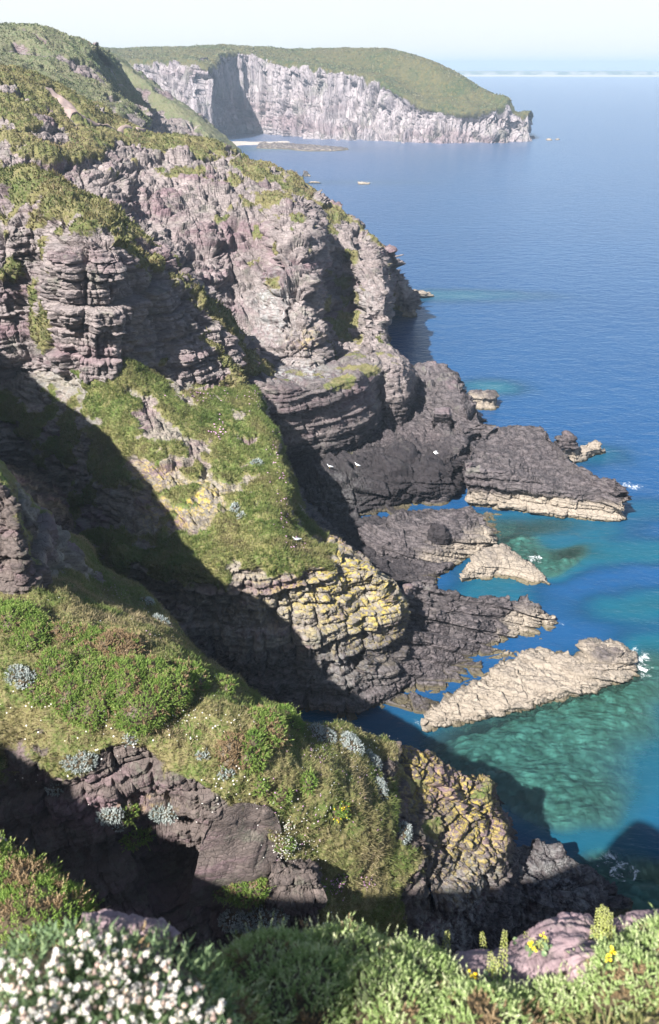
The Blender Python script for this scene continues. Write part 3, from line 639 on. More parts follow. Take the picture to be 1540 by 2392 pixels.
# ------------------------------------------------------------------ sea and sea bed
BLOBS = [(1300, 1680, 14, 6, .5, .86), (1120, 1760, 6, 5, .3, .8), (1290, 1850, 6.5, 5, 0, .92), (1500, 1760, 12, 8, .5, .62), (1420, 1600, 14, 4, .6, .8),
         (1515, 1410, 9, 3.2, .2, .62), (1480, 1290, 12, 3, .1, .55), (1240, 1225, 12, 3.5, -.1, .8), (1235, 1320, 8, 3.5, .2, .9), (1190, 1270, 6, 4, 0, .9), (1310, 1305, 6, 1.6, .6, .75),
         (1530, 2090, 5, 4, 0, .93), (1430, 2120, 4, 4, 0, .9), (1040, 690, 20, 7, 0, .55), (1200, 692, 18, 5, 0, .3), (1150, 905, 7, 5, 0, .6), (1150, 1390, 6, 3, 0, .55), (1480, 1190, 8, 4, 0, .45),
         (640, 345, 45, 14, 0, .75), (800, 345, 50, 12, 0, .5), (780, 425, 60, 9, 0, .35), (1360, 1060, 8, 5, 0, .5), (700, 1700, 12, 5, 0, .5)]
FOAM = [(1472, 1135, 2.6, 1.6), (1490, 1530, 2.0, 1.6), (1500, 1560, 1.6, 1.6), (1250, 1305, 1.6, 1.), (1455, 2035, 1.6, 1.3), (1420, 2010, 1.6, .8), (1290, 1540, 1.8, .6),
        (1050, 702, 9, 1.2), (850, 427, 14, 2), (990, 1690, 1.4, .8)]
BLOBW = [(Z(a, b, 0), rx, ry, ro, s) for a, b, rx, ry, ro, s in BLOBS]


def depth_at(x, y):
    k = np.ones_like(x)
    wx = x + 1.6 * pn(np.stack([x / 4, y / 4, x * 0], -1)); wy = y + 1.6 * pn(np.stack([x / 4, y / 4, x * 0 + 7], -1))
    for c, rx, ry, ro, s in BLOBW:
        dx, dy = wx - c[0], wy - c[1]
        a = (dx * math.cos(ro) + dy * math.sin(ro)) / rx; b_ = (-dx * math.sin(ro) + dy * math.cos(ro)) / ry
        k = k * (1 - s * np.exp(-(a * a + b_ * b_) ** 1.3))
    return 10 * k


def axis(lo, hi, a, b, st, g=1.06):
    core = list(np.arange(a, b, st)); s = st
    x = core[-1]
    while x < hi: s *= g; x += s; core.append(x)
    s = st; x = core[0]; pre = []
    while x > lo: s *= g; x -= s; pre.append(x)
    return np.array(pre[::-1] + core)


xs = axis(-9000, 9000, -12, 60, .3); ys = axis(-300, 14000, 28, 125, .3)
gx, gy = np.meshgrid(xs, ys)
dep = depth_at(gx, gy)
fo = np.zeros_like(gx)
for a, b_, rx, ry in FOAM:
    c = Z(a, b_, 0)
    fo = np.maximum(fo, np.exp(-((gx - c[0]) / rx) ** 2 - ((gy - c[1]) / ry) ** 2))
hist = np.zeros_like(gx)
for nm_, (P_, N_, v_) in PATCH.items():
    q = P_.reshape(-1, 3); q = q[(np.abs(q[:, 2]) < .3) & (q[:, 1] < 125) & (q[:, 1] > 28) & (q[:, 0] > -12) & (q[:, 0] < 60)]
    if len(q): hist[np.clip(np.searchsorted(ys, q[:, 1]), 0, len(ys) - 1), np.clip(np.searchsorted(xs, q[:, 0]), 0, len(xs) - 1)] = 1
for _ in range(3):
    hist[1:-1, 1:-1] = np.maximum(hist[1:-1, 1:-1], .25 * (hist[:-2, 1:-1] + hist[2:, 1:-1] + hist[1:-1, :-2] + hist[1:-1, 2:]))
expo = sstep(8, 24, gx - .12 * (gy - 60)) * (.55 + .9 * pn(np.stack([gx / 5, gy / 5, gx * 0 + 2], -1)))
fo = np.maximum(fo, np.clip(hist * .62 * expo, 0, 1))
near = np.exp(-((gx - 20) / 60) ** 2 - ((gy - 60) / 90) ** 2)
gz = near * (.10 * pn(np.stack([gx / 2.6, gy / 1.5, gx * 0], -1)) + .05 * pn(np.stack([gx / 1.0, gy / .7, gx * 0 + 3], -1)))
m, nt = new_mat('sea_water'); b = NB(nt)
pos = b.n('ShaderNodeNewGeometry').outputs['Position']
d_ = b.attr('depth'); f_ = b.attr('foam')
cr = b.n('ShaderNodeValToRGB', i_0=b.mapr(d_, 0, 10.0))
cr.color_ramp.elements[0].position = .0; cr.color_ramp.elements[0].color = (.07, .15, .10, 1)
cr.color_ramp.elements[1].position = 1.0; cr.color_ramp.elements[1].color = (.009, .056, .146, 1)
for p_, c_ in ((.22, (.010, .085, .115)), (.5, (.006, .068, .105)), (.8, (.005, .042, .092))):
    e = cr.color_ramp.elements.new(p_); e.color = (*c_, 1)
big_n = b.noise(b.scalev(pos, (.012, .03, 0)), 1.0, 4, .55)
wc = b.mix(b.mapr(big_n, .35, .65, 0, .45), cr.outputs[0], (.007, .044, .122))
dif = b.n('ShaderNodeBsdfDiffuse', i_Color=wc)
tr = b.n('ShaderNodeBsdfTransparent', i_Color=(.42, .80, .86, 1))
opq = b.mapr(d_, .2, 5.0, .12, 1.0)
mx = b.n('ShaderNodeMixShader', i_0=opq, i_1=tr.outputs[0], i_2=dif.outputs[0])
w1 = b.noise(b.scalev(pos, (.8, 1.6, 1)), 1.0, 5, .6, .4)
w2 = b.noise(b.scalev(pos, (.2, .36, 1)), 1.0, 4, .65, .5)
hh = b.math('ADD', b.math('MULTIPLY', w1, .35), b.math('MULTIPLY', w2, .8))
bp = b.n('ShaderNodeBump', i_Strength=.55, i_Distance=.8, i_Height=hh)
gl = b.n('ShaderNodeBsdfGlossy', i_Color=(1, 1, 1, 1), i_Roughness=.28)
nt.links.new(bp.outputs[0], gl.inputs['Normal'])
fr = b.n('ShaderNodeFresnel', i_IOR=1.33); nt.links.new(bp.outputs[0], fr.inputs['Normal'])
mx2 = b.n('ShaderNodeMixShader', i_0=b.math('MULTIPLY', fr.outputs[0], .9), i_1=mx.outputs[0], i_2=gl.outputs[0])
foam = b.n('ShaderNodeBsdfDiffuse', i_Color=(.75, .78, .78, 1))
fm = b.math('MULTIPLY', b.mapr(b.math('ADD', f_, b.math('MULTIPLY', b.math('SUBTRACT', b.noise(pos, 1.0, 7, .8, .8), .5), 3.4)), .75, 1.35), b.mapr(f_, .02, .25))
mx3 = b.n('ShaderNodeMixShader', i_0=fm, i_1=mx2.outputs[0], i_2=foam.outputs[0])
b.out(mx3.outputs[0])
M['sea'] = m
o = mesh_obj('sea', np.stack([gx, gy, gz], -1), gridfaces(*gx.shape), M['sea'], {'depth': dep, 'foam': fo}, smooth=True)
tag(o, 'open blue sea, turquoise over the shallows', 'sea', kind='structure')
sx, sy = np.meshgrid(np.arange(-14, 62, .2), np.arange(28, 130, .2))
sd = depth_at(sx, sy)
Pz = np.stack([sx, sy, sx * 0], -1)
bd, ht = blocks(Pz, 3, .8, .3, (0, 0, 1), .5, 3)
sz = -sd * .8 + .07 * fbm(Pz / 2.2, 3) + bd * .2 - .25
cs = .75; ci, cj = np.floor(sx / cs), np.floor(sy / cs); st_ = np.full(sx.shape, .45); rise = np.zeros_like(sx)
for a in (-1, 0, 1):
    for c_ in (-1, 0, 1):
        ii, jj = ci + a, cj + c_
        jx, jy, jr, jt = (_rnd[hsh(ii + o_, jj + 3 * o_, o_)] for o_ in (1, 7, 13, 29))
        dd = np.hypot(sx - (ii + jx) * cs, (sy - (jj + jy) * cs) * (.8 + .5 * jt)) / (.15 + .42 * jr ** 2)
        hgt = np.sqrt(np.clip(1 - dd * dd, 0, 1)) * (.06 + .26 * jr ** 2)
        st_ = np.where(hgt > rise, jt, st_); rise = np.maximum(rise, hgt)
sz = sz + rise + .12 * fbm(Pz / 1.3 + 9, 3) - .1
m, nt = new_mat('sea_bed'); b = NB(nt)
pos = b.n('ShaderNodeNewGeometry').outputs['Position']
vo = b.n('ShaderNodeTexVoronoi', i_Scale=1.5); nt.links.new(pos, vo.inputs['Vector'])
c = b.mix(b.mapr(b.noise(pos, .5, 5, .7), .4, .62), (.20, .19, .125), (.06, .07, .035))
c = b.mix(b.mapr(vo.outputs['Distance'], .25, .7, 0, .8), b.mix(.5, c, (.34, .33, .25)), c)
c = b.mix(b.mapr(b.attr('tint'), .1, .9), b.mix(.55, c, (.03, .035, .02)), b.mix(.4, c, (.34, .32, .23)))
bs = b.n('ShaderNodeBsdfDiffuse', i_Color=c); b.out(bs.outputs[0])
o = mesh_obj('sea_bed', np.stack([sx, sy, sz], -1), gridfaces(*sx.shape), m, {'tint': st_}, smooth=True)
tag(o, 'stony sea bed seen through the shallow water', 'sea bed', kind='structure')

# ------------------------------------------------------------------ viewpoint ground
px_ = np.array([-60, -32, -26, -24, -21, -15, -8, -4, -3.0, -2.2, -1.5, -.9, -.5, -.1, .3, .7, 1.1, 1.6, 2.5, 5, 10, 25], float)
Ye = np.array([12, 10, 7.5, 4.0, -1.0, -1.5, 1.2, 4.6, 4.2, 2.7, 2.3, 1.5, 1.1, 1.1, 1.25, 1.5, 1.6, 1.6, 1.6, 1.2, -2, -12], float)
ze = np.array([46.5, 46, 46, 46.3, 47, 47, 46.3, 45.7, 45.6, 45.8, 46.2, 47.4, 47.4, 47.3, 47.3, 47.35, 47.35, 47.3, 47.2, 46.8, 46.5, 46], float)
Rr = [np.stack([px_, Ye * 0 + a, ze * 0 + z0], -1) for a, z0 in ((-60, 51), (-14, 49.5))]
Rr.append(np.stack([px_, np.minimum(Ye - .6, .2), np.minimum(ze + .9, 48.3)], -1))
for dy_, dz_ in ((0, 0), (.5, -1.2), (1.6, -6), (4.5, -18), (8, -34), (10, -50)):
    Rr.append(np.stack([px_, Ye + dy_, ze + dz_], -1))
M['fg'] = rock_mat('viewpoint_rock', (.30, .22, .225), (.22, .155, .165), (.12, .085, .09), k=16, zones=False, bump=.35,
                   vegc=((.05, .07, .02), (.15, .115, .07), (.24, .185, .13)), purple=(.25, .165, .185))
o = patch('viewpoint_terrain', Rr, [1, 1, 1, .8, .4, .1, 0, 0, 0], M['fg'], step=3.0, bed=((.5, .6, .12), (.16, .2, .05), (.06, .09, .02)), big=(3, .15), vegamp=.03,
          vegnoise=(.6, .5), seed=31)
tag(o, 'cliff-top ground at the viewpoint', 'ground', kind='structure')


SC = {}


def surf(pname, px, py):
    P, N, v = PATCH[pname]
    if pname not in SC: SC[pname] = (*project(P), np.linalg.norm(P - np.array((0, 0, CAM_H)), axis=-1))
    X_, Y_, dist = SC[pname]
    d2 = (X_ - px) ** 2 + (Y_ - py) ** 2
    ok = d2 < max(36, d2.min() * 1.5)
    i = np.argmin(np.where(ok, dist, 1e9))
    i = np.unravel_index(i, d2.shape)
    return P[i].copy(), N[i].copy()


def basis(n):
    n = n / np.linalg.norm(n, axis=-1, keepdims=True)
    a = np.where(np.abs(n[..., 2:3]) > .9, np.array((1., 0, 0)), np.array((0, 0, 1.)))
    u = np.cross(a, n); u /= np.linalg.norm(u, axis=-1, keepdims=True)
    return u, np.cross(n, u)


# ------------------------------------------------------------------ leaf materials
def leaf_mat(name, cols, rough=.6, trans=.25):
    m, nt = new_mat(name); b = NB(nt)
    cr = b.n('ShaderNodeValToRGB', i_0=b.attr('tint'))
    els = cr.color_ramp.elements
    els[0].position = 0; els[0].color = (*cols[0], 1); els[1].position = 1; els[1].color = (*cols[-1], 1)
    for i, c in enumerate(cols[1:-1]):
        e = els.new((i + 1) / (len(cols) - 1)); e.color = (*c, 1)
    d = b.n('ShaderNodeBsdfPrincipled', i_Base_Color=cr.outputs[0], i_Roughness=rough)
    d.inputs['Specular IOR Level'].default_value = .3
    t = b.n('ShaderNodeBsdfTranslucent', i_Color=cr.outputs[0])
    mx = b.n('ShaderNodeMixShader', i_0=trans, i_1=d.outputs[0], i_2=t.outputs[0])
    b.out(mx.outputs[0])
    return m


M['gorse'] = leaf_mat('gorse_leaf', [(.065, .125, .022), (.13, .22, .04), (.19, .28, .055), (.28, .33, .10)])
M['gorse_fg'] = leaf_mat('gorse_shoot', [(.14, .21, .06), (.26, .36, .12), (.38, .48, .19), (.58, .60, .36)])
M['brown'] = leaf_mat('dead_gorse', [(.11, .075, .04), (.22, .15, .08), (.32, .23, .13)], trans=.1)
M['twig'] = leaf_mat('woody_twig', [(.045, .035, .02), (.10, .075, .045), (.22, .16, .10)], trans=0)
M['silver'] = leaf_mat('silver_leaf', [(.15, .19, .17), (.29, .33, .31), (.46, .49, .46)], trans=.15)
M['grass'] = leaf_mat('grass_blade', [(.07, .13, .028), (.14, .19, .05), (.24, .215, .10), (.36, .29, .175)], trans=.3)
M['grass2'] = leaf_mat('turf_blade', [(.08, .125, .03), (.13, .175, .045), (.185, .18, .07), (.23, .185, .11)], trans=.3)
M['heath'] = leaf_mat('heath_leaf', [(.055, .075, .02), (.10, .105, .035), (.16, .13, .06), (.20, .15, .10)], trans=.15)
M['hillheath'] = leaf_mat('hill_heath_leaf', [(.085, .115, .05), (.125, .145, .065), (.17, .155, .09), (.205, .17, .115)], trans=.15)
M['pink'] = leaf_mat('thrift_flower', [(.48, .22, .42), (.62, .34, .55), (.70, .48, .64)], trans=.2)
M['white'] = leaf_mat('white_petal', [(.62, .57, .50), (.72, .69, .64), (.78, .76, .73)], trans=.25)
M['calyx'] = leaf_mat('campion_calyx', [(.42, .30, .26), (.58, .46, .36), (.66, .60, .48)], trans=.3)
M['campleaf'] = leaf_mat('campion_leaf', [(.08, .13, .06), (.17, .25, .12), (.30, .37, .19)], trans=.3)
M['spike'] = leaf_mat('pennywort_bell', [(.38, .42, .10), (.52, .55, .18), (.60, .60, .30)], trans=.3)
M['yellow'] = leaf_mat('yellow_petal', [(.75, .50, .01), (.80, .60, .02), (.82, .66, .08)], trans=.2)


def lobes_points(lobes, dens, zmin=-.25):
    """scatter points on the outside of a union of ellipsoids (c, r, up-axis n)"""
    Ps, Ns = [], []
    for c, r, n in lobes:
        area = 4 * math.pi * ((r[0] * r[1]) ** 1.6 / 3 + (r[0] * r[2]) ** 1.6 / 3 + (r[1] * r[2]) ** 1.6 / 3) ** (1 / 1.6) * .6
        k = int(area * dens)
        d = rng.normal(size=(k, 3)); d /= np.linalg.norm(d, axis=1)[:, None]
        d = d[d[:, 2] > zmin]
        u, v = basis(np.array(n, float))
        nn = np.array(n) / np.linalg.norm(n)
        Rm = np.stack([u, v, nn], 0)
        P = (d * np.array(r)) @ Rm + c
        Nn = (d / np.array(r)) @ Rm; Nn /= np.linalg.norm(Nn, axis=1)[:, None]
        Ps.append(P); Ns.append(Nn)
    keepP, keepN = [], []
    for i, (P, Nn) in enumerate(zip(Ps, Ns)):
        ok = np.ones(len(P), bool)
        for j, (c, r, n) in enumerate(lobes):
            if i == j: continue
            u, v = basis(np.array(n, float)); nn = np.array(n) / np.linalg.norm(n)
            q = (P - c) @ np.stack([u, v, nn], 0).T / np.array(r)
            ok &= (q * q).sum(1) > .88
        keepP.append(P[ok]); keepN.append(Nn[ok])
    return np.concatenate(keepP), np.concatenate(keepN)


def needles(P, A, L, k, l, w, spread=.9, jit=.35):
    """k narrow leaves round every shoot (base P, axis A, length L)"""
    S = len(P)
    A = A + jit * rng.normal(size=A.shape); A /= np.linalg.norm(A, axis=1)[:, None]
    u, v = basis(A)
    s = (np.arange(k) + .5) / k
    ang = rng.random((S, 1)) * 6.28 + np.arange(k)[None] * 2.4
    rad = u[:, None] * np.cos(ang)[..., None] + v[:, None] * np.sin(ang)[..., None]
    LL = (L * (.6 + .7 * rng.random(S)))[:, None, None]
    base = P[:, None] + A[:, None] * s[None, :, None] * LL
    dr = A[:, None] * (.55 + .6 * s[None, :, None]) + rad * spread * (1.15 - .7 * s[None, :, None]); dr /= np.linalg.norm(dr, axis=-1)[..., None]
    side = np.cross(dr, rad + .3 * A[:, None]); side /= np.maximum(np.linalg.norm(side, axis=-1), 1e-6)[..., None]
    side = side + .25 * rng.normal(size=side.shape)
    ln = l * (.7 + .6 * rng.random((S, k, 1)))
    V = np.stack([base - side * w / 2, base + side * w / 2, base + dr * ln], 2)
    tint = np.clip((.25 + .5 * rng.random((S, 1))) + .35 * (s[None] - .4) + .12 * rng.normal(size=(S, k)), 0, 1)
    V = V.reshape(-1, 3)
    return V, np.arange(len(V)).reshape(-1, 3), np.repeat(tint.reshape(-1), 3)


def core_mesh(name, lobes, shrink, mat, parent=None, nu=22, nv=12, bump=.12):
    Vs, Fs, o_ = [], [], 0
    for c, r, n in lobes:
        u, v = basis(np.array(n, float)); nn = np.array(n) / np.linalg.norm(n)
        th = np.linspace(0, math.pi * .72, nv)[:, None]; ph = np.linspace(0, 2 * math.pi, nu)[None]
        d = np.stack([np.sin(th) * np.cos(ph), np.sin(th) * np.sin(ph), np.cos(th) + 0 * ph], -1)
        q = d * np.array(r) * shrink
        P = q @ np.stack([u, v, nn], 0) + c
        P = P + d @ np.stack([u, v, nn], 0) * (bump * min(r) * pn(P / (min(r) * .5)))[..., None]
        P[:, -1] = P[:, 0]
        Vs.append(P.reshape(-1, 3)); Fs.append(gridfaces(nv, nu) + o_); o_ += nv * nu
    V = np.concatenate(Vs)
    return mesh_obj(name, V, np.concatenate(Fs), mat, {'tint': np.clip(.3 + .5 * pn(V * 9), 0, 1)}, parent)


def bush(name, lobes, label, cat, mat, dens, L, k, l, w, group=None, spread=.9, brown=0.0, flowers=None, shrink=.93, zmin=-.25, jit=.35):
    core = core_mesh(name, lobes, shrink, M['twig'])
    tag(core, label, cat, group)
    P, Nn = lobes_points(lobes, dens, zmin)
    A = Nn + np.array((0, 0, .35))
    bm_ = fbm(P / (lobes[0][1][0] * .5) + len(label), 3) * 1.3 + .5
    isb = bm_ < brown
    for nm, sel, mt in (('foliage', ~isb, mat), ('dead_foliage', isb, M['brown'])):
        if sel.sum() < 12: continue
        V, F, t = needles(P[sel], A[sel], np.full(sel.sum(), L), k, l, w, spread, jit)
        # light and dark clumps
        cl = np.repeat(np.repeat(pn(P[sel] / (L * 4)), k), 3)
        t = np.clip(t + .55 * cl, 0, 1)
        lk = sel & (rng.random(len(P)) < .05)
        if jit > .5 and lk.sum() > 2:
            V2, F2, t2 = needles(P[lk], A[lk], np.full(lk.sum(), L * 2.6), k + 4, l, w, spread, .5)
            F = np.concatenate([F, F2 + len(V)]); V = np.concatenate([V, V2]); t = np.concatenate([t, np.clip(t2 + .15, 0, 1)])
        mesh_obj(nm, V, F, mt, {'tint': t}, core)
    if flowers:
        nfl, mt, sz = flowers
        idx = rng.choice(len(P), min(nfl, len(P)), replace=False)
        V, F, t = needles(P[idx] + Nn[idx] * L * .8, Nn[idx], np.full(len(idx), sz), 5, sz, sz * .8, 1.2)
        mesh_obj('blossom', V, F, mt, {'tint': t}, core)
    return core


class Fast:
    """pixel -> nearest visible vertex of a patch, through a coarse z-buffer"""
    def __init__(s, pname, cell=6):
        P, N, v = PATCH[pname]; s.P = P.reshape(-1, 3); s.N = N.reshape(-1, 3)
        X_, Y_ = project(s.P); s.c = cell
        d = np.linalg.norm(s.P - np.array((0, 0, CAM_H)), axis=1)
        s.t = {}
        ii = np.argsort(-d)
        for i, a, b_ in zip(ii, (X_[ii] // cell).astype(int), (Y_[ii] // cell).astype(int)): s.t[(a, b_)] = i
    def __call__(s, x, y):
        i = s.t.get((int(x // s.c), int(y // s.c)))
        if i is None: return None, None
        return s.P[i].copy(), s.N[i].copy()


# ------------------------------------------------------------------ turf on the slopes
def turf(pname, label, n, mat, h, w, vmin=.5, name='grass', tintscale=4., filt=None, lean=(0.05, -.1, .0), tb=0.45, vis=True):
    P, N, v = PATCH[pname]
    c = (P[:-1, :-1] + P[1:, 1:]) / 2
    ar = np.linalg.norm(np.cross(P[1:, :-1] - P[:-1, :-1], P[:-1, 1:] - P[:-1, :-1]), axis=-1)
    X_, Y_ = project(c)
    vm = np.minimum(v[:-1, :-1], v[1:, 1:])
    ok = (vm > vmin) & (X_ > -60) & (X_ < 1600) & (Y_ > 0) & (Y_ < 2460)
    if filt is not None: ok &= filt(c)
    p = (ar * ok).ravel()
    idx = rng.choice(p.size, n, p=p / p.sum())
    Q = c.reshape(-1, 3)[idx]
    du = (P[:-1, 1:] - P[:-1, :-1]).reshape(-1, 3)[idx]; dv = (P[1:, :-1] - P[:-1, :-1]).reshape(-1, 3)[idx]
    Q = Q + du * (rng.random((n, 1)) - .5) + dv * (rng.random((n, 1)) - .5)
    Nn = N[:-1, :-1].reshape(-1, 3)[idx]
    big = fbm(Q / tintscale + 3, 3)
    hh_ = h * (.5 + .9 * rng.random((n, 1))) * np.clip(1 + 1.3 * pn(Q / (tintscale * .3))[:, None], .3, 2)
    up = Nn * .45 + np.array((0, 0, .75)) + .45 * rng.normal(size=(n, 3)) + np.array(lean)
    up /= np.linalg.norm(up, axis=1)[:, None]
    sd_ = rng.normal(size=(n, 3)); sd_ -= up * (sd_ * up).sum(1)[:, None]; sd_ /= np.linalg.norm(sd_, axis=1)[:, None]
    bend = rng.normal(size=(n, 3)) * .35 + np.array((.05, -.25, -.15))
    b0 = Q - Nn * h * .08; mid_ = b0 + up * hh_ * .55; tip = b0 + up * hh_ + bend * hh_ * .45
    ww = w * (.6 + .8 * rng.random((n, 1)))
    V = np.stack([b0 - sd_ * ww / 2, b0 + sd_ * ww / 2, mid_ + sd_ * ww * .4, mid_ - sd_ * ww * .4, tip], 1)
    i = np.arange(n)[:, None] * 5
    F = np.concatenate([i + np.array([[0, 1, 2]]), i + np.array([[0, 2, 3]]), i + np.array([[3, 2, 4]])], 0)
    t = np.clip(tb + .75 * big + .09 * rng.normal(size=n), 0, 1)
    ob = mesh_obj(name, V.reshape(-1, 3), F, mat, {'tint': np.repeat(t, 5)})
    tag(ob, label, 'grass', kind='stuff')
    return ob


FC = Fast('cliff', 5)
path_px = [(118, 205, 7), (140, 226, 8), (158, 247, 9), (178, 266, 10), (205, 284, 11), (240, 292, 9), (285, 297, 7), (335, 303, 6), (390, 309, 4)]
PTH = [(FC(x, y)[0], w) for x, y, w in path_px if FC(x, y)[0] is not None]
ptc = np.array([q for q, w in PTH])
turf('near_headland_terrain', 'long straw and green grass on the near slope', 190000, M['grass'], .22, .024, vmin=.45, tintscale=3.0, tb=.6)
turf('promontory', 'short bright turf on the promontory', 130000, M['grass2'], .32, .045, vmin=.55, tintscale=3.5, tb=.5)
def off_path(c):
    d = np.full(c.shape[:2], 1e9)
    for i in range(len(ptc) - 1):
        for t_ in (0, .25, .5, .75, 1):
            q = ptc[i] * (1 - t_) + ptc[i + 1] * t_
            d = np.minimum(d, np.hypot(c[..., 0] - q[0], (c[..., 1] - q[1]) * .5))
    return d > 1.5


turf('cliff', 'heath and rough grass on the main cliff top', 80000, M['heath'], .30, .14, vmin=.5, tintscale=9, name='heath_vegetation', tb=.5, filt=off_path)
nP = 60
tq = np.linspace(0, len(ptc) - 1, nP); cen = np.stack([np.interp(tq, np.arange(len(ptc)), ptc[:, k_]) for k_ in range(3)], -1)
wv_ = np.interp(tq, np.arange(len(ptc)), [w for q, w in PTH]) / 8.5
strip = []
GP = PATCH['cliff'][0].reshape(-1, 3); GP = GP[(np.abs(GP[:, 0] - cen[:, 0].mean()) < 60) & (np.abs(GP[:, 1] - cen[:, 1].mean()) < 45)]
for s_ in np.linspace(-1, 1, 9):
    ln = []
    for q, w_ in zip(cen, wv_):
        p_ = q + np.array((s_ * w_ * .8, s_ * w_ * (1.1 + .35 * math.sin(q[0] * 1.3)), 0))
        d_ = (GP[:, 0] - p_[0]) ** 2 + (GP[:, 1] - p_[1]) ** 2
        k8 = np.argpartition(d_, 6)[:6]
        p_[2] = GP[k8, 2].mean() + .34 - .4 * abs(s_) ** 3
        ln.append(p_)
    strip.append(ln)
m, nt = new_mat('path_earth'); b = NB(nt)
pos = b.n('ShaderNodeNewGeometry').outputs['Position']
bs = b.n('ShaderNodeBsdfDiffuse', i_Color=b.mix(b.noise(pos, .8, 5, .7), (.20, .15, .135), (.32, .25, .23))); b.out(bs.outputs[0])
o = mesh_obj('path', np.array(strip), gridfaces(9, nP), m); tag(o, 'trodden bare footpath over the heath', 'path', kind='structure')
turf('cliff.003', 'rough grass on the ledges of the left buttress', 22000, M['heath'], .4, .15, vmin=.5, tintscale=5, name='grass', tb=.42)
turf('hill', 'heath on the left hill', 26000, M['hillheath'], .36, .36, vmin=.5, tintscale=14, name='heath_vegetation', tb=.42)

turf('headland', 'gorse and heath on the far headland', 30000, M['hillheath'], .7, .9, vmin=.6, tintscale=30, name='heath_vegetation', tb=.45)

turf('viewpoint_terrain', 'dry short grass on the viewpoint ground', 24000, M['grass'], .05, .007, vmin=.3, tintscale=.6, tb=.6)

# small white flowers and thrift scattered in the turf
def specks(pname, label, spots, n, mat, size, name):
    Vs = []
    for (px, py, sx_, sy_, wgt) in spots:
        for _ in range(max(1, int(n * wgt))):
            q, nn = None, None
            x_, y_ = px + rng.normal() * sx_, py + rng.normal() * sy_
            q, nn = FAST[pname](x_, y_)
            if q is None: continue
            q = q + nn * (.1 + .12 * rng.random()) + np.array((0, 0, .08))
            a = rng.normal(size=3); a -= nn * a.dot(nn); a /= np.linalg.norm(a); b2 = np.cross(nn, a)
            s_ = size * (.5 + .9 * rng.random())
            ti = nn * s_ * .35
            ring = [q + s_ * (math.cos(k_ * 1.2566) * a + math.sin(k_ * 1.2566) * b2) for k_ in range(5)]
            for k_ in range(5): Vs += [q + ti, ring[k_], ring[(k_ + 1) % 5]]
    V = np.array(Vs)
    ob = mesh_obj(name, V, np.arange(len(V)).reshape(-1, 3), mat, {'tint': np.repeat(rng.random(len(V) // 3), 3)})
    tag(ob, label, 'flowers', kind='stuff')


FAST = {k_: Fast(k_) for k_ in ('near_headland_terrain', 'promontory')}
specks('near_headland_terrain', 'tiny white campion flowers dotted through the near slope grass',
       [(250, 1690, 60, 30, 1.), (400, 1700, 70, 30, 1.3), (150, 1800, 90, 40, .6), (560, 1860, 50, 60, 1.4), (480, 1690, 80, 30, 1.), (690, 1960, 30, 40, 2.2), (660, 2000, 22, 30, 1.2), (760, 1740, 30, 25, 1.5), (860, 1760, 40, 40, 1.6),
        (800, 1850, 50, 70, 1.2), (300, 1400, 90, 60, 1.1), (420, 1540, 60, 40, .7), (60, 1640, 60, 40, .5), (700, 2060, 50, 40, .7)], 36, M['white'], .03, 'white_flowers')
specks('near_headland_terrain', 'pink thrift heads scattered down the right side of the near slope',
       [(740, 1720, 30, 40, 1.2), (700, 1900, 40, 90, 1.2), (360, 1440, 50, 40, 1.), (270, 1385, 20, 15, .9), (790, 2060, 14, 14, .8), (860, 2060, 10, 10, .5), (870, 1830, 40, 60, .7)], 34, M['pink'], .036, 'pink_flowers')
specks('promontory', 'pink thrift along the crest of the promontory', [(510, 1010, 8, 14, .8), (600, 935, 16, 14, .8), (470, 925, 40, 7, .9), (645, 1060, 8, 30, .8), (660, 1180, 9, 40, .6), (690, 1270, 14, 12, .3)],
       40, M['pink'], .08, 'pink_flowers')

# ------------------------------------------------------------------ shrubs on the near slope
def mound(pname, px, py, wpx, hfac=.5, asp=.8, n_l=3):
    q, nn = surf(pname, px, py)
    d = np.linalg.norm(q - np.array((0, 0, CAM_H)))
    r = wpx * d / FOC / 2
    n_ = nn * .5 + np.array((0, 0, .6))
    L_ = []
    for i in range(n_l):
        a = i * 6.28 / n_l + px + random.uniform(-.5, .5)
        s_ = 1 if n_l == 1 else random.uniform(.42, .68)
        o_ = np.array((math.cos(a), math.sin(a) * .8, 0)) * r * (0 if n_l == 1 else random.uniform(.3, .72))
        o_ -= nn * o_.dot(nn)
        L_.append((q + o_ - n_ * r * .12, (r * s_ * (.9 + .3 * random.random()), r * s_ * asp * (.9 + .3 * random.random()), r * hfac * (.8 + .5 * random.random())), n_))
    return L_


